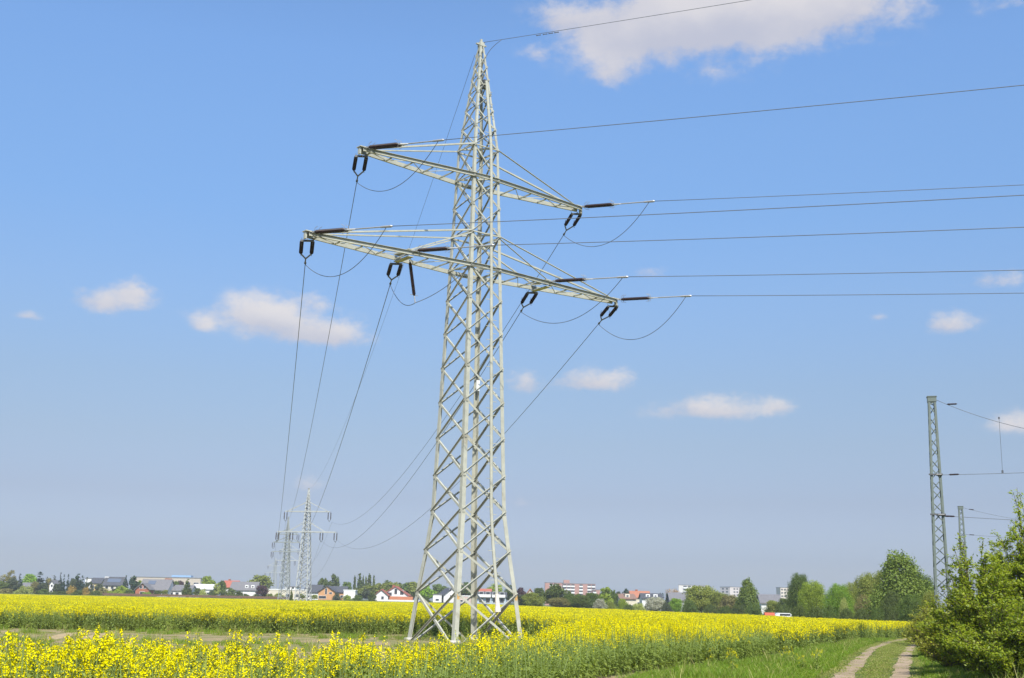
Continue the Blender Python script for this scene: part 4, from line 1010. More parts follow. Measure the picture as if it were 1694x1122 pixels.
house('village_house', 1106, 1138, 994, 981.5, 380, 'side', Gy, RG, 'grey steep-roofed house right of the bare brown tree', wins=W2, depth=9)
house('village_house', 1256, 1288, 998, 985, 330, 'side', Wh, RG, 'house with a steep grey roof and white gable edge beside the birch', wins=W2, depth=9, yaw=-0.08)

def block(name, x0, x1, ytop, d, floors, bays, wall, label, yaw=0.0, depth=12, band=None, end=None, fh=2.85, roofc=RG, wcol=None):
    xm = (x0 + x1) / 2; L = at(x0, horizon(x0), d)[0]; R = at(x1, horizon(x1), d)[0]; W_ = (R - L); X = (L + R) / 2; g0 = float(ground(X, d))
    zt = float(at(xm, ytop, d)[2]) - g0
    root = tag(empty(name, (X, d, g0), yaw), label, 'apartment block', 'apartment blocks on the skyline'); hw, hd = W_ / 2, depth / 2
    mb = MB(); mb.box((-hw, -hd, -1), (hw, hd, zt - 0.4)); mb.build('wall', wall, root)
    rb = MB(); rb.box((-hw - 0.2, -hd - 0.2, zt - 0.4), (hw + 0.2, hd + 0.2, zt)); rb.build('roof', roofc, root)
    bw_ = W_ / bays; w0 = None
    for i in range(floors):
        z = zt - 0.7 - fh * (i + 0.5)
        for k in range(bays):
            x = -hw + bw_ * (k + 0.5)
            if band and band[k % len(band)] == 'b':      # white balcony front with a dark recess above
                q = MB(); q.box((x - bw_ * 0.46, -hd - 0.9, z - 1.3), (x + bw_ * 0.46, -hd - 0.02, z - 0.05)); q.build('balcony', Wh, root)
                q = MB(); q.box((x - bw_ * 0.40, -hd - 0.06, z + 0.0), (x + bw_ * 0.40, -hd + 0.02, z + 1.25)); q.build('window', GLASS, root)
            elif band and band[k % len(band)] == '.': pass
            else:
                q = MB(); q.box((x - bw_ * 0.30, -hd - 0.05, z - 0.6), (x + bw_ * 0.30, -hd + 0.02, z + 0.75)); q.build('window', GLASS, root)
        if end:
            for k in range(2):
                q = MB(); y = -hd + depth * (0.3 + 0.4 * k); q.box((end * hw - 0.05, y - 1.4, z - 0.6), (end * hw + 0.05, y + 1.4, z + 0.75)); q.build('window', GLASS, root)
    return root
Bp = wallm('pale_brick', (0.36, 0.19, 0.15), 0.15)
ab = block('apartment_block', 901, 942, 964, 1160, 7, 6, Bp, 'brick and white apartment block, left wing partly behind a round tree', band='.bb', depth=12)
ab2 = block('apartment_block', 930, 984, 965.5, 1140, 8, 8, Bp, 'long brick apartment block striped with white balconies', band='bbb.b.bb', depth=12)
pm = MB(); zt_ = float(at(937, 965, 1140)[2]) - ab2.location[2]; pm.box((-14.0, -4, zt_ + 0.005), (-8.6, 4, zt_ + 2.9)); pm.build('penthouse', Bp, ab2)
block('apartment_block', 980, 992, 975.5, 1130, 6, 2, Bp, 'low right-hand end of the striped brick apartment block', band='b.', depth=11)
block('high_rise', 1123, 1172, 968, 1150, 9, 7, wallm('offwhite', (0.56, 0.53, 0.50)), 'pale high-rise with horizontal window bands behind the olive tree', band='.bbbbbb', end=-1, yaw=-0.12)
block('high_rise', 1196, 1228, 971, 1180, 9, 5, wallm('pinkwhite', (0.54, 0.48, 0.45)), 'pale high-rise with a shaded window side left of the birch', yaw=0.55, end=-1, depth=14, band='.www.')
block('high_rise', 1288, 1314, 972, 1100, 8, 5, wallm('creampink', (0.55, 0.48, 0.40)), 'cream high-rise with small windows left of the tall twin trees', band='wwwww', yaw=0.1)

# long brown garden fence along the far edge of the field
fb = MB(); fl = tag(empty('garden_fence', (0, 0, 0)), 'long brown board fence between field and gardens', 'fence')
for i, px in enumerate(np.arange(170, 480, 6.0)):
    xa, xb = at(px, horizon(px), 452)[0], at(px + 6, horizon(px), 452)[0]; g0 = float(ground(xa, 452))
    fb.box((xa, 451.95, g0 + 0.1), (xb - 0.02, 452.0, g0 + 0.85 + 0.06 * (i % 2)))
fb.build('fence_boards', principled('fence_wood', (0.13, 0.075, 0.05), 0.9), fl)
fb = MB(); fl = tag(empty('garden_wall', (0, 0, 0)), 'low white garden wall beside the chalet terrace', 'wall')
xa, xb = at(640, horizon(640), 462)[0], at(700, horizon(700), 462)[0]; fb.box((xa, 461.8, 0.9), (xb, 462, 1.75)); fb.build('wall_face', Wh, fl)
fb2 = MB(); fb2.box((xa - .05, 461.75, 1.752), (xb + .05, 462.05, 1.82)); fb2.build('coping', FR, fl)

# parked cars far behind the crop on the right
def car(name, X, d, yaw, paint, label, van=False):
    root = tag(empty(name, (X, d, float(ground(X, d))), yaw), label, 'car', 'cars parked behind the field'); L, H = (4.6, 1.9) if van else (4.2, 1.45)
    mb = MB()
    side = [(-L/2, .35), (L/2, .35), (L/2, .75), (L/2 - .2, .95), (L * .22, 1.0 if not van else 1.15), (L * .08, H), (-L * .36, H), (-L/2 + .05, 1.0)] if not van else [(-L/2, .35), (L/2, .35), (L/2, .9), (L/2 - .5, 1.1), (L * .28, H), (-L/2 + .05, H)]
    mb.sweep((0, -.85, 0), (0, .85, 0), side, np.array([1.0, 0, 0]), UP); mb.build('body', paint, root)
    for sy in (-1, 1):
        g = MB(); g.box((-L * .34, -.01, 1.0), (L * .1, .01, H - .12), c=(0, sy * .86, 0)); g.build('side_window', GLASS, root)
        for sx in (-1, 1):
            wq = MB(); wq.tube([(sx * L * .31, sy * .70, .32), (sx * L * .31, sy * .88, .32)], .32, 14); wq.build('wheel', BLACK, root)
    g = MB(); g.bar((L * .20, 0, 1.08), (L * .10, 0, H - .06), .02, 1.5, up=(0, 1, 0)); g.build('windscreen', GLASS, root)
    return root
for (px, d, yaw, col, nm, lab, vn) in ((1271.5, 214, 1.45, (0.42, 0.10, 0.05), 'red', 'orange-red car roof showing above the yellow field', False), (1285, 218, 0.1, (0.30, 0.34, 0.33), 'greygreen', 'grey-green car between the red and the white car', False), (1301, 214, 0.05, (0.72, 0.72, 0.70), 'white', 'white car in front of the trees at the field edge', False)):
    car('parked_car', at(px, horizon(px), d)[0], d, yaw, principled('car_paint_' + nm, col, 0.25, 0, 0.6, 0.03, 1), lab, vn)

# ------------------------------------------------------------------ trees
def lm(n, a, c, e, t=0.3): return leafmat('foliage_' + n, [a, c, e], t)
FC = {
    'dk': lm('conifer', (0.019, 0.041, 0.022), (0.030, 0.057, 0.030), (0.043, 0.074, 0.035), 0.1),
    'do': lm('dull_conifer', (0.041, 0.057, 0.027), (0.061, 0.074, 0.035), (0.081, 0.095, 0.041), 0.1),
    'md': lm('green', (0.063, 0.103, 0.012), (0.094, 0.144, 0.015), (0.128, 0.183, 0.020)),
    'dg': lm('deep_green', (0.061, 0.089, 0.014), (0.088, 0.121, 0.018), (0.119, 0.155, 0.021)),
    'lg': lm('fresh_green', (0.147, 0.276, 0.014), (0.216, 0.369, 0.017), (0.293, 0.433, 0.021), 0.4),
    'yg': lm('yellow_green', (0.198, 0.269, 0.017), (0.258, 0.341, 0.021), (0.318, 0.396, 0.026), 0.4),
    'ol': lm('olive', (0.149, 0.189, 0.025), (0.203, 0.235, 0.031), (0.264, 0.282, 0.039)),
    'br': lm('budding_brown', (0.141, 0.132, 0.039), (0.200, 0.180, 0.054), (0.267, 0.235, 0.070), 0.2),
    'rd': lm('bare_pink', (0.286, 0.188, 0.111), (0.363, 0.243, 0.144), (0.441, 0.305, 0.170), 0.2),
    'pu': lm('purple', (0.041, 0.019, 0.027), (0.061, 0.027, 0.035), (0.081, 0.041, 0.043), 0.15),
    'og': lm('amber', (0.325, 0.207, 0.039), (0.401, 0.269, 0.052), (0.478, 0.341, 0.072)),
    'sg': lm('sage', (0.250, 0.295, 0.070), (0.333, 0.374, 0.090), (0.416, 0.455, 0.110)),
    'wh': lm('blossom', (0.360, 0.360, 0.270), (0.520, 0.500, 0.420), (0.200, 0.240, 0.100)),
    'bi': lm('birch_leaf', (0.109, 0.161, 0.019), (0.157, 0.218, 0.024), (0.206, 0.264, 0.032), 0.35),
}
ASP = {'round': 0.44, 'tall': 0.36, 'poplar': 0.10, 'spruce': 0.21, 'bush': 0.85, 'birch': 0.34, 'column': 0.2}
def profile(kind, t):
    if kind == 'round': return np.sqrt(np.clip(1 - ((t - 0.56) / 0.46) ** 2, 0.02, 1))
    if kind == 'tall': return np.clip(np.sqrt(np.clip(1 - ((t - 0.48) / 0.54) ** 2, 0.02, 1)), 0, 1)
    if kind == 'poplar': return np.clip(np.minimum(1, (t - 0.02) * 5) * (1 - t) ** 0.35 * 1.05, 0.05, 1)
    if kind == 'column': return np.clip(np.minimum(1, t * 8) * (1 - t) ** 0.6 * 1.1, 0.05, 1)
    if kind == 'spruce': return np.clip((1.02 - t) ** 0.85, 0.03, 1)
    if kind == 'bush': return np.sqrt(np.clip(1 - (t * 0.98) ** 2, 0.03, 1))
    if kind == 'birch': return np.clip(np.sqrt(np.clip(1 - ((t - 0.36) / 0.66) ** 2, 0.0, 1)) * (1.08 - 0.38 * t), 0.06, 1)

def crown_mesh(kind, nblob, nleaf, ls, seed):
    r = np.random.default_rng(seed); a = ASP[kind]; t0 = {'round': 0.16, 'tall': 0.06, 'poplar': 0.04, 'column': 0.02, 'spruce': 0.05, 'bush': 0.0, 'birch': 0.10}[kind]
    t = t0 + (1 - t0) * r.random(nblob * 6); pr = profile(kind, t); t = t[r.random(len(t)) < pr ** (1.3 if kind != 'spruce' else 1.0) + 0.10][:nblob]
    t = np.r_[t, 0.93, 0.86]; nb = len(t); R = profile(kind, t) * a
    an = r.uniform(0, 6.283, nb); f = np.sqrt(r.uniform(0.15, 1.0, nb)) * (0.80 if kind not in ('poplar', 'spruce', 'column') else 0.72)
    lop = 1 + 0.18 * np.sin(an * 2 + seed) + 0.15 * r.normal(size=nb)
    C = np.stack([np.cos(an) * R * f * lop, np.sin(an) * R * f * lop, t], 1)
    br = np.maximum(R * r.uniform(0.26, 0.50, nb), a * 0.10) * (1.0 if kind not in ('poplar', 'spruce', 'column') else 1.1)
    zf = {'spruce': 0.55, 'poplar': 2.0, 'column': 1.4, 'birch': 1.15}.get(kind, 0.85)
    wgt = br ** 2; which = r.choice(nb, nleaf, p=wgt / wgt.sum())
    d = r.normal(size=(nleaf, 3)); d /= np.linalg.norm(d, axis=1, keepdims=True)
    rad = r.random(nleaf) ** 0.42 * r.choice([1.0, 1.0, 1.0, 1.25], nleaf)
    P = C[which] + d * (br[which] * rad)[:, None] * np.array([1, 1, zf])
    if kind == 'spruce': P[:, 2] -= 0.35 * np.hypot(P[:, 0], P[:, 1])
    if kind == 'birch': P[:, 2] -= 0.25 * np.maximum(0, np.hypot(P[:, 0], P[:, 1]) - 0.5 * a)
    P[:, 2] = np.clip(P[:, 2], 0.012, 1.03)
    N = d + r.normal(0, 0.55, (nleaf, 3)) + np.array([0, 0, 0.35])
    L = ls * r.uniform(0.7, 1.35, nleaf)
    return quads_mesh('crown_' + kind, leaf_quads(P, N, L, L * (0.75 if kind != 'spruce' else 0.45), r=r), FC['md'])

def trunk_mesh(kind, seed):
    r = np.random.default_rng(seed); a = ASP[kind]; mb = MB(); top = {'bush': 0.5, 'spruce': 0.97, 'poplar': 0.9, 'column': 0.9}.get(kind, 0.86)
    w = {'bush': 0.03, 'spruce': 0.016}.get(kind, 0.020)
    pts = [(r.normal(0, 0.008) * i, r.normal(0, 0.008) * i, -0.03 + (top + 0.03) * i / 7) for i in range(8)]
    mb.tube(pts, [w * (1 - 0.85 * i / 7) for i in range(8)], 7)
    for k in range(9 if kind not in ('poplar', 'column') else 4):
        z = r.uniform(0.15 if kind != 'bush' else 0.02, top * 0.8); R = float(profile(kind, np.array([min(0.95, z + 0.12)]))[0]) * a * 0.8; an = r.uniform(0, 6.283)
        p0 = np.array([0, 0, z]); p2_ = np.array([math.cos(an) * R, math.sin(an) * R, z + R * r.uniform(0.4, 0.9)]); pm_ = (p0 + p2_) / 2 - np.array([0, 0, R * 0.12])
        mb.tube([p0, pm_, p2_], [w * 0.45, w * 0.3, w * 0.1], 5)
    return mb.mesh('trunk_' + kind, BARK, True)

PROTO = {}
def proto(kind, fine, bare, v):
    key = (kind, fine, bare, v)
    if key not in PROTO:
        seed = hash_(kind) + v * 17 + fine * 5 + bare * 3
        nl = {0: 3600, 1: 19000, 2: 38000}[fine]; ls = {0: 0.068, 1: 0.032, 2: 0.0205}[fine]
        if kind in ('poplar', 'spruce', 'column'): nl = int(nl * 0.65); ls *= 0.75
        if kind == 'bush': ls *= 1.5; nl = int(nl * 0.9)
        if bare: nl = int(nl * 0.5); ls *= 0.72
        nb = {0: 34, 1: 85, 2: 150}[fine] * (2 if kind in ('spruce', 'poplar', 'column') else 1)
        PROTO[key] = (crown_mesh(kind, nb, nl, ls, seed), trunk_mesh(kind, seed + 1))
    return PROTO[key]
def hash_(s): return sum((i + 1) * ord(c) for i, c in enumerate(s)) % 997
_tc = [0]
def tree(name, px, hw, ytop, d, kind, col, label, group=None, fine=None, bare=False, cat='tree', bark=None, pxy=None):
    """hw: half width in photo pixels, ytop: photo row of the top"""
    if fine is None: fine = 1 if d < 340 else 0
    if fine == 1 and d < 205 and kind != 'bush': fine = 2
    _tc[0] += 1; v = _tc[0] % (4 if not fine else 3)
    cm, tm = proto(kind, fine, bare, v)
    X = at(px, horizon(px), d)[0]; g0 = float(ground(X, d)); h = float(at(px, ytop, d)[2]) - g0; r = hw * d / FPX / ASP[kind] * {'spruce': 1.75, 'birch': 1.15, 'poplar': 1.15}.get(kind, 1.12)
    root = tag(empty(name, (X, d, g0), random.uniform(0, 6.28)), label, cat, group)
    root.scale = (r, r, h)
    for nm, me in (('crown' if kind != 'bush' else 'foliage', cm), ('trunk' if kind != 'bush' else 'stem', tm)):
        o = link(nm, me, root)
        if me is cm: o.material_slots[0].link = 'OBJECT'; o.material_slots[0].material = FC[col]
        elif bark: o.material_slots[0].link = 'OBJECT'; o.material_slots[0].material = bark
    return root
GT, GB = 'trees around the village', 'garden bushes along the field edge'
T = tree
T('broadleaf_tree', 8, 15, 950, 480, 'round', 'br', 'brownish half-bare tree at the far left of the skyline', GT, bare=True)
T('broadleaf_tree', 17, 9, 944, 500, 'tall', 'br', 'wispy bare tree rising behind the brownish one at the far left', GT, bare=True)
T('broadleaf_tree', -14, 16, 955, 480, 'round', 'do', 'dull dark tree cut by the left picture border', GT)
T('spruce', 31, 7, 949, 485, 'spruce', 'dk', 'dark spruce left of the fresh green round tree', GT)
T('broadleaf_tree', 48, 12, 950, 530, 'round', 'lg', 'fresh green round tree between two dark spruces', GT)
T('spruce', 64, 9.5, 945, 482, 'spruce', 'dk', 'broad dark spruce right of the fresh green round tree', GT)
T('shrub', 38, 14, 969, 462, 'bush', 'sg', 'rounded pale green shrub in front of the low grey house', GB, cat='shrub')
T('shrub', 71, 9, 974, 460, 'bush', 'md', 'mid green shrub below the broad dark spruce', GB, cat='shrub')
T('spruce', 75.5, 3.2, 953, 490, 'spruce', 'do', 'small dull spruce beside the broad dark one', GT)
T('broadleaf_tree', 80, 7, 957, 500, 'round', 'br', 'brown budding tree left of the narrow white gable', GT)
T('spruce', 87.5, 5.5, 950, 505, 'spruce', 'do', 'dull green spruce standing behind the narrow white gable', GT)
T('spruce', 98, 4.5, 947, 480, 'spruce', 'dk', 'tall thin spruce just right of the narrow white gable', GT)
T('spruce', 103.7, 3, 949, 486, 'spruce', 'dk', 'middle one of three thin spruces right of the white gable', GT)
T('spruce', 110.5, 3, 949, 484, 'spruce', 'dk', 'rightmost of three thin spruces right of the white gable', GT)
T('shrub', 117, 7.5, 969, 458, 'bush', 'og', 'amber round bush left of the dark conifer clump', GB, cat='shrub')
T('spruce', 127, 9, 948, 482, 'column', 'dk', 'broad dark conifer, largest of the clump left of the yellow house', GT)
T('spruce', 134.5, 5, 951, 486, 'spruce', 'dk', 'dark conifer leaning on the right of the broad one', GT)
T('spruce', 141.5, 4, 954, 484, 'spruce', 'dk', 'slim dark spruce left of the white flat block', GT)
T('shrub', 143, 6.5, 971, 458, 'bush', 'og', 'smaller amber bush right of the dark conifer clump', GB, cat='shrub')
T('shrub', 100, 11, 978, 456, 'bush', 'dg', 'dark low hedge bush under the thin spruces', GB, cat='shrub')
T('shrub', 128, 9, 976, 457, 'bush', 'dg', 'dark hedge bush between the two amber bushes', GB, cat='shrub')
T('shrub', 8, 14, 974, 458, 'bush', 'br', 'brown hedge bush below the half-bare tree', GB, cat='shrub')
T('shrub', 86, 8, 978, 457, 'bush', 'dg', 'dark hedge bush below the narrow white gable', GB, cat='shrub')
T('broadleaf_tree', 162, 6, 966, 480, 'round', 'do', 'small dull tree in front of the yellow-walled house', GT)
T('shrub', 170, 10, 972, 462, 'bush', 'br', 'brown garden bush right of the yellow-walled house', GB, cat='shrub')
T('shrub', 157, 10, 977, 458, 'bush', 'dg', 'dark hedge bush below the yellow-walled house', GB, cat='shrub')
T('shrub', 185, 9, 977, 457, 'bush', 'yg', 'yellow-green bush below the cream house', GB, cat='shrub')
T('spruce', 206, 5.5, 951.5, 492, 'spruce', 'dk', 'dark spruce at the right end of the cream house', GT)
T('shrub', 201, 12, 969, 460, 'bush', 'yg', 'large yellow-green bush right of the cream house', GB, cat='shrub')
T('shrub', 214, 9, 975, 457, 'bush', 'md', 'mid green bush left of the red brick gable', GB, cat='shrub')
T('broadleaf_tree', 221, 7.5, 952, 488, 'tall', 'dk', 'dark upright tree left of the brick-gabled house', GT)
T('broadleaf_tree', 229, 5, 960, 492, 'round', 'yg', 'small yellow-green tree tucked behind the brick gable', GT)
T('shrub', 243, 9, 979, 456, 'bush', 'lg', 'fresh green bush before the red brick gable', GB, cat='shrub')
T('broadleaf_tree', 289, 6, 962, 500, 'round', 'md', 'mid green tree behind the low white bungalow', GT)
T('broadleaf_tree', 297, 6, 961, 503, 'round', 'pu', 'dark red round tree behind the low white bungalow', GT)
T('conifer', 309, 7, 957, 466, 'column', 'dg', 'broad green conifer in front of the low white bungalow', GT)
T('broadleaf_tree', 342, 11, 953.5, 515, 'round', 'yg', 'round yellow-green tree beside the long factory hall', GT)
T('broadleaf_tree', 358, 6, 965, 475, 'tall', 'sg', 'pale loose tree right of the house with the pale roof', GT)
T('broadleaf_tree', 366, 7, 961, 478, 'round', 'md', 'mid green tree left of the bright red roof', GT)
T('shrub', 379, 11, 972, 462, 'bush', 'dg', 'dark green bush below the bright red roof', GB, cat='shrub')
T('shrub', 336, 7, 974, 464, 'bush', 'sg', 'pale bush in front of the house with the pale roof', GB, cat='shrub')
T('shrub', 350, 6, 977, 462, 'bush', 'dg', 'small dark bush right of the pale-roofed house', GB, cat='shrub')
T('shrub', 404, 10, 983, 458, 'bush', 'md', 'low green bush before the wide white house', GB, cat='shrub')
T('shrub', 424, 8, 983, 457, 'bush', 'dg', 'low dark bush left of the purple bush', GB, cat='shrub')
T('broadleaf_tree', 430, 19, 952, 540, 'round', 'ol', 'wide olive tree behind the wide white house', GT)
T('broadleaf_tree', 433, 10, 969, 458, 'round', 'pu', 'purple-leaved small tree left of the pylon cluster', GT)
T('shrub', 448, 8, 982, 456, 'bush', 'ol', 'olive bush at the foot of the pylon cluster', GB, cat='shrub')
T('shrub', 462, 9, 981, 457, 'bush', 'sg', 'pale bush before the long cream hall', GB, cat='shrub')
T('conifer', 482, 3.2, 972, 290, 'column', 'dg', 'narrow dark conifer at the foot of the second pylon', GT, fine=0)
T('broadleaf_tree', 533, 9, 957, 560, 'round', 'dg', 'dark round tree behind the orange house', GT)
T('poplar', 550, 8, 949, 565, 'tall', 'dg', 'thick tall tree right of the dark round one', GT)
T('poplar', 557.5, 3.4, 953, 570, 'poplar', 'dg', 'slim poplar touching the thick tall tree', GT)
T('broadleaf_tree', 573, 9, 963, 540, 'round', 'md', 'round green tree above the white garage', GT)
for x_, y_, w_, lb in ((585.5, 952, 2.4, 'leftmost poplar of the row of six'), (593.5, 947, 4.0, 'thickest poplar, second from the left in the row of six'), (599.5, 951, 1.9, 'thin third poplar in the row of six'), (604, 952, 1.9, 'thin fourth poplar in the row of six'), (609.7, 949, 3.6, 'stout fifth poplar in the row of six'), (617.5, 950.5, 2.4, 'rightmost poplar standing apart in the row of six')):
    T('poplar', x_, w_ * 1.15, y_, 640, 'poplar', 'dg', lb, 'row of six poplars')
for x_, w_, y_, c_, lb in ((594, 12, 973, 'ol', 'olive tree at the left end of the woodland strip'), (611, 14, 969, 'ol', 'olive tree below the poplar row'), (629, 15, 965.5, 'ol', 'olive tree behind the annexe of the chalet'), (648, 16, 963.5, 'ol', 'highest olive tree behind the chalet roof'), (667, 15, 964, 'md', 'greener woodland tree right of the chalet roof'), (684, 14, 963, 'ol', 'olive woodland tree behind the left pylon leg'), (726, 13, 967, 'md', 'green tree above the flat pale annexe'), (640, 9, 960.5, 'dg', 'dark treetop poking out above the olive woodland')):
    T('broadleaf_tree', x_, w_, y_, 560 if w_ > 10 else 590, 'round', c_, lb, 'woodland behind the chalet')
T('broadleaf_tree', 704, 13, 969, 500, 'round', 'lg', 'bright green tree right of the left pylon leg', GT)
T('broadleaf_tree', 606, 7, 974, 466, 'round', 'do', 'dark bushy tree left of the chalet', GT)
T('shrub', 617, 6, 980, 464, 'bush', 'dg', 'dark bush touching the chalet annexe', GB, cat='shrub')
T('shrub', 590, 8, 984, 460, 'bush', 'md', 'green bush right of the white garage', GB, cat='shrub')
T('shrub', 557, 6, 981, 462, 'bush', 'do', 'dark bush in front of the orange house', GB, cat='shrub')
T('shrub', 574, 7, 984, 460, 'bush', 'yg', 'yellow-green bush in front of the white garage', GB, cat='shrub')
T('shrub', 704, 9, 988, 460, 'bush', 'dg', 'dark low bush left of the flat pale annexe', GB, cat='shrub')
T('broadleaf_tree', 772, 14, 964, 540, 'round', 'md', 'green tree behind the front pylon leg', GT)
T('broadleaf_tree', 818, 13, 966, 540, 'round', 'yg', 'yellow-green tree behind the climbing rail', GT)
T('broadleaf_tree', 845, 10, 968, 470, 'round', 'dg', 'deep green tree left of the right pylon leg', GT)
for x_, w_, y_, d_, k_, c_, lb in ((20, 9, 957, 470, 'round', 'do', 'dull dark tree left of the first dark spruce'), (57, 7, 962, 475, 'round', 'br', 'brown tree between the green round tree and the broad spruce'),
    (93, 6, 966, 470, 'tall', 'do', 'dark slim tree touching the narrow white gable'), (147, 5, 962, 470, 'tall', 'do', 'dark tree right of the slim dark spruce'), (70, 7, 965, 472, 'round', 'do', 'dull tree at the foot of the broad dark spruce'),
    (119, 6, 957, 478, 'round', 'do', 'dark tree left of the broad conifer clump'), (262, 6, 977, 462, 'round', 'dg', 'small dark tree before the big grey roof'), (273, 5, 976, 463, 'round', 'ol', 'small olive tree before the white side wall'),
    (326, 5, 973, 464, 'round', 'dg', 'small dark tree at the left end of the pale-roofed house'), (395, 6, 978, 460, 'round', 'dg', 'small dark tree at the left of the wide white house'), (500, 6, 982, 462, 'round', 'ol', 'small olive tree at the right end of the cream hall'),
    (520, 6, 984, 461, 'round', 'sg', 'small pale tree before the white dark-roofed house'), (2, 10, 962, 466, 'round', 'dg', 'dark green tree at the left picture border'), (190, 6, 974, 462, 'round', 'do', 'small dull tree before the cream house')):
    T('broadleaf_tree', x_, w_, y_, d_, k_, c_, lb, GT)
GM = 'trees before the apartment blocks'
for x_, w_, y_, d_, k_, c_, lb in (
    (862, 9, 972, 400, 'round', 'pu', 'purple-brown tree just right of the pylon'), (891.5, 10, 973, 390, 'round', 'dg', 'dark green round tree left of the apartment block'),
    (866, 13, 984, 315, 'round', 'do', 'dull low tree at the right pylon leg'), (882, 16, 981, 312, 'round', 'ol', 'wide olive tree below the small cream house'),
    (917, 17, 966, 350, 'round', 'dg', 'tall dark tree covering the left wing of the apartment block'), (925, 15, 989, 300, 'round', 'br', 'brownish low tree in front of the tall dark tree'),
    (940, 6, 978, 340, 'round', 'dg', 'little dark tree below the rooftop box'), (950, 15, 983, 305, 'round', 'md', 'green tree below the white balconies'),
    (963, 12, 985, 300, 'round', 'dg', 'deeper green tree right of the green one below the balconies'), (979, 15, 981, 320, 'round', 'md', 'green rounded tree below the right end of the block'),
    (993, 8.5, 991, 285, 'round', 'wh', 'small white blossoming tree below the apartment block'), (1001, 12, 971, 340, 'tall', 'yg', 'tall yellow-green tree right of the apartment block'),
    (1014, 6, 976, 345, 'round', 'md', 'narrow green tree right of the tall yellow-green one'), (1024, 6, 979, 400, 'round', 'do', 'dull tree left of the cream dormer house'),
    (1036, 6, 974, 440, 'tall', 'dk', 'dark tree behind the cream dormer house'), (1030, 9, 991, 300, 'bush', 'yg', 'yellow-green bush before the cream dormer house'),
    (1010, 8, 996, 290, 'bush', 'ol', 'olive bush below the narrow green tree'), (1056, 12, 998, 290, 'bush', 'sg', 'pale flowering bush under the orange roof'),
    (1040, 8, 1000, 285, 'bush', 'dg', 'dark bush below the cream dormer house'), (1084, 14, 988.5, 290, 'round', 'wh', 'large white blossoming tree before the dark-roofed house'),
    (1092, 4, 981, 390, 'spruce', 'dk', 'dark spruce left behind the large blossom tree'), (1097, 4, 980, 395, 'spruce', 'dk', 'middle dark spruce behind the blossom tree'),
    (1103, 4.5, 981, 380, 'spruce', 'dk', 'right dark spruce at the blossom tree'), (1102, 8, 997, 285, 'bush', 'do', 'dull dark bush right of the blossom tree'),
    (1117, 10, 990, 290, 'round', 'lg', 'fresh green tree below the bare brown tree'), (1160, 24, 970, 270, 'round', 'ol', 'big olive willow in front of the left high-rise'),
    (1187, 15, 980, 265, 'round', 'ol', 'smaller olive tree right of the big willow'), (1140, 13, 993, 262, 'bush', 'md', 'green undergrowth left below the big willow'),
    (1207, 14, 985, 262, 'round', 'br', 'brownish tree left of the birch'), (1222, 14, 1000, 245, 'bush', 'dg', 'deep green bush left below the birch'),
    (1248, 14, 999, 240, 'bush', 'md', 'green bush right below the birch'), (1268, 9, 993, 330, 'bush', 'ol', 'olive bush under the steep grey roof'),
    (1278, 12, 994, 235, 'round', 'ol', 'olive tree right of the steep grey roof'), (1297, 11, 990, 230, 'round', 'dg', 'deep green tree below the cream high-rise'),
    (1175, 12, 1001, 258, 'bush', 'dg', 'dark undergrowth right below the big willow'), (1200, 11, 1003, 255, 'bush', 'md', 'green hedge bush below the brownish tree')):
    T('broadleaf_tree' if k_ != 'spruce' else 'spruce', x_, w_, y_, d_, k_, c_, lb, GM, cat='tree' if k_ != 'bush' else 'shrub') if k_ != 'bush' else T('shrub', x_, w_, y_, d_, k_, c_, lb, GM, cat='shrub')
T('broadleaf_tree', 1113, 10, 972, 420, 'round', 'rd', 'bare pinkish-brown tree beside the left high-rise', GM, bare=True)
T('birch_tree', 1237, 18, 956, 250, 'birch', 'bi', 'tall loose birch left of the steep grey roof', GM, fine=1, bark=BIRCHBARK)
GR = 'trees on the right behind the field'
for x_, w_, y_, d_, k_, c_, lb in (
    (1322, 17, 950, 200, 'round', 'md', 'tall green tree, left of the twin trees on the right'), (1346, 19, 962, 180, 'round', 'yg', 'yellow-green round tree, right of the twin trees'),
    (1314, 9, 985, 226, 'round', 'ol', 'small olive tree left of the twin trees'), (1387, 18, 967, 165, 'round', 'lg', 'bright green round tree right of the twin trees'),
    (1396, 8, 990, 158, 'bush', 'sg', 'pale flowering bush before the bright green round tree'), (1410, 13, 965, 185, 'round', 'ol', 'olive tree behind the bright green round one'),
    (1417, 4.5, 961, 215, 'tall', 'do', 'dark little treetop between the two groups'), (1443, 25, 949, 170, 'round', 'ol', 'broad olive tree left of the big birch'),
    (1462, 16, 946, 165, 'round', 'ol', 'olive-green tree leaning against the big birch'), (1430, 12, 985, 160, 'round', 'br', 'brown low tree below the broad olive tree'),
    (1522, 24, 950, 150, 'round', 'md', 'green tree behind the right side of the big birch'), (1476, 15, 978, 140, 'round', 'dg', 'dark low tree at the foot of the big birch'),
    (1508, 17, 984, 128, 'round', 'md', 'green low tree right of the big birch foot'), (1542, 14, 978, 118, 'round', 'ol', 'olive tree left of the green mast foot')):
    T('shrub' if k_ == 'bush' else 'broadleaf_tree', x_, w_, y_, d_, k_, c_, lb, GR, cat='shrub' if k_ == 'bush' else 'tree', fine=1)
T('birch_tree', 1490, 42, 911, 146, 'birch', 'bi', 'big birch with drooping crown, highest tree on the right', GR, fine=1, bark=BIRCHBARK)
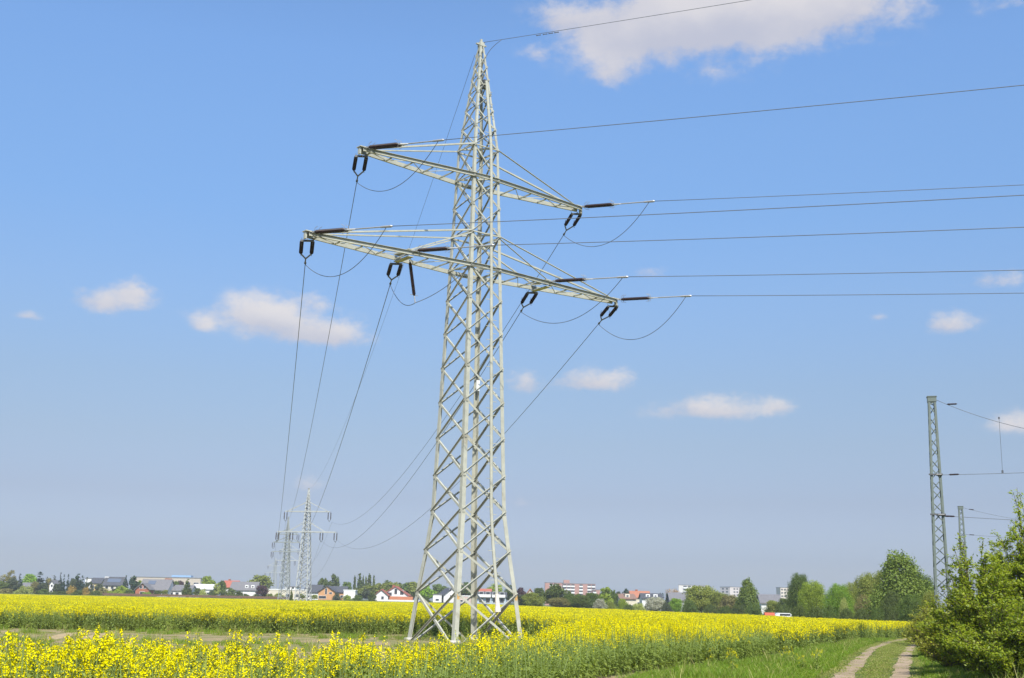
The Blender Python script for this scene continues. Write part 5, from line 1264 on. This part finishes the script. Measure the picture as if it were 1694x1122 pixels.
for i, (x_, w_, y_, c_, lb) in enumerate(((1322, 14, 1001, 'dg', 'dark hedge bush under the left twin tree'), (1348, 14, 1003, 'dg', 'dark hedge bush under the right twin tree'), (1372, 12, 1002, 'md', 'green hedge bush left of the bright round tree'), (1400, 13, 1006, 'dg', 'dark hedge bush below the pale flowering bush'), (1425, 13, 1007, 'dg', 'dark hedge bush below the brown low tree'), (1450, 13, 1006, 'md', 'green hedge bush below the olive-green leaning tree'), (1476, 14, 1004, 'dg', 'dark hedge bush at the field corner'), (1502, 13, 1006, 'md', 'green hedge bush behind the track bend'), (1300, 12, 1000, 'dg', 'dark hedge bush behind the white car'))):
    T('shrub', x_, w_, y_, 140 - i if x_ > 1310 else 224, 'bush', c_, lb, 'hedge behind the field on the right', cat='shrub', fine=1)

# ------------------------------------------------------------------ the leafy bushes beside the track
BUSHLEAF = leafmat('bush_leaf', [(0.17, 0.24, 0.010), (0.25, 0.335, 0.013), (0.33, 0.40, 0.018), (0.42, 0.46, 0.03)], 0.5, 0.4)
OLIVELEAF = leafmat('thicket_leaf', [(0.19, 0.215, 0.015), (0.26, 0.28, 0.02), (0.33, 0.34, 0.03)], 0.48)
def big_bush(name, X, d, R, H, nstem, seed, label, leaf=0.075, mat=None, per=80, sprigs=5):
    r = np.random.default_rng(seed); g0 = float(ground(X, d))
    root = tag(empty(name, (X, d, g0)), label, 'bush', 'leafy bushes beside the track')
    st = MB(); LP = []; LT = []
    for k in range(nstem):
        an = r.uniform(0, 6.283); q = math.sqrt(r.uniform(0.0, 1)); el = q
        up = H * (1 - 0.62 * q ** 2.2) * r.uniform(0.66, 0.98); out = R * q * r.uniform(0.85, 1.05)
        if k < sprigs: up = H * r.uniform(0.98, 1.12); out = R * r.uniform(0.1, 0.55)
        p0 = np.array([math.cos(an) * R * 0.25 * q, math.sin(an) * R * 0.25 * q, -0.05]); p3 = np.array([math.cos(an) * out, math.sin(an) * out, up])
        c1 = p0 + np.array([math.cos(an) * out * 0.12, math.sin(an) * out * 0.12, up * 0.55])
        ts = np.linspace(0, 1, 9); cur = [p0 * (1 - t) ** 2 + c1 * 2 * t * (1 - t) + p3 * t * t + r.normal(0, 0.03, 3) for t in ts]
        st.tube(cur, [0.022 * (1 - 0.85 * t) + 0.003 for t in ts], 5)
        nt = int(12 + 5 * R)
        for j in range(nt):
            t = r.uniform(0.18, 1.0) ** 0.8; i = min(7, int(t * 8)); b0 = cur[i] + (cur[i + 1] - cur[i]) * (t * 8 - i)
            tw = r.normal(size=3); tw[2] = abs(tw[2]) * 0.8 + 0.1; tw += 0.6 * np.array([math.cos(an), math.sin(an), 0]) * q; tw = unit(tw) * r.uniform(0.22, 0.62) * (1.15 - 0.5 * t) * (0.45 if k < sprigs else 1)
            b1 = b0 + tw; st.bar(b0, b1, 0.008, 0.008)
            m = int(per * np.linalg.norm(tw)); u = r.uniform(0.15, 1.05, m)
            LP.append(b0 + np.outer(u, tw) + r.normal(0, 0.035, (m, 3))); LT.append(np.tile(unit(tw), (m, 1)))
        nn_ = 60 if k < sprigs else 22; u = r.uniform(3.0 if k < sprigs else 5.0, 8.0, nn_); ui = np.minimum(u.astype(int), 7); ca_ = np.array(cur); LP.append(ca_[ui] + (ca_[ui + 1] - ca_[ui]) * (u - ui)[:, None] + r.normal(0, 0.055, (nn_, 3))); LT.append(np.tile(unit(cur[8] - cur[7]), (nn_, 1)))
    st.build('branches', BARK, root)
    P = np.concatenate(LP); Tt = np.concatenate(LT); k = P[:, 2] > 0.03; P, Tt = P[k], Tt[k]
    Tt = Tt + r.normal(0, 0.6, Tt.shape); N = np.array([0, 0, 1.0]) + r.normal(0, 0.6, P.shape) + unit([0.3, -0.6, 0]) * 0.3
    L = leaf * r.uniform(0.6, 1.3, len(P))
    o = link('foliage', quads_mesh('bush_foliage', leaf_quads(P, N, L, L * 0.52, roll=Tt, r=r), mat or BUSHLEAF), root)
    return root
def bx_(px, d): return at(px, horizon(px), d)[0]
big_bush('leafy_bush', bx_(1628, 35.5), 35.5, 1.95, 3.75, 105, 1, 'large bright green bush in front of the railway masts', leaf=0.09)
big_bush('leafy_bush', bx_(1722, 37), 37, 2.3, 5.35, 135, 2, 'tallest leafy bush cut by the right picture border', leaf=0.09, sprigs=9)
big_bush('leafy_bush', bx_(1672, 32), 32, 1.55, 2.3, 70, 3, 'lower leafy bush nearest to the camera on the right', leaf=0.08, sprigs=2)
big_bush('leafy_bush', bx_(1580, 40), 40, 1.35, 2.15, 55, 4, 'olive-green bush edging the track beside the large bright one', leaf=0.08, mat=OLIVELEAF, sprigs=2)
big_bush('leafy_bush', bx_(1556, 52), 52, 1.6, 2.5, 60, 5, 'farther olive bush at the foot of the green mast', leaf=0.10, mat=OLIVELEAF, sprigs=2, per=34)
big_bush('leafy_bush', bx_(1550, 70), 70, 1.9, 2.6, 60, 6, 'most distant olive bush where the track bends away', leaf=0.12, mat=OLIVELEAF, sprigs=2, per=30)

# ------------------------------------------------------------------ the air
hz = MB(); hz.box((-1900, -110, -3.2), (1900, 2300, 34)); ho = hz.build('haze', [])
m = bpy.data.materials.new('haze_air'); m.use_nodes = True; t = NT(m.node_tree); t.n.clear()
pv = t.node('ShaderNodeVolumePrincipled'); pv.inputs['Color'].default_value = (0.80, 0.88, 1.0, 1); pv.inputs['Density'].default_value = 0.00018
pv.inputs['Anisotropy'].default_value = 0.0
oo = t.node('ShaderNodeOutputMaterial'); t.l.new(pv.outputs[0], oo.inputs['Volume'])
ho.data.materials.append(m); tag(ho, kind='stuff'); ho['label'] = 'pale blue haze over the whole plain'
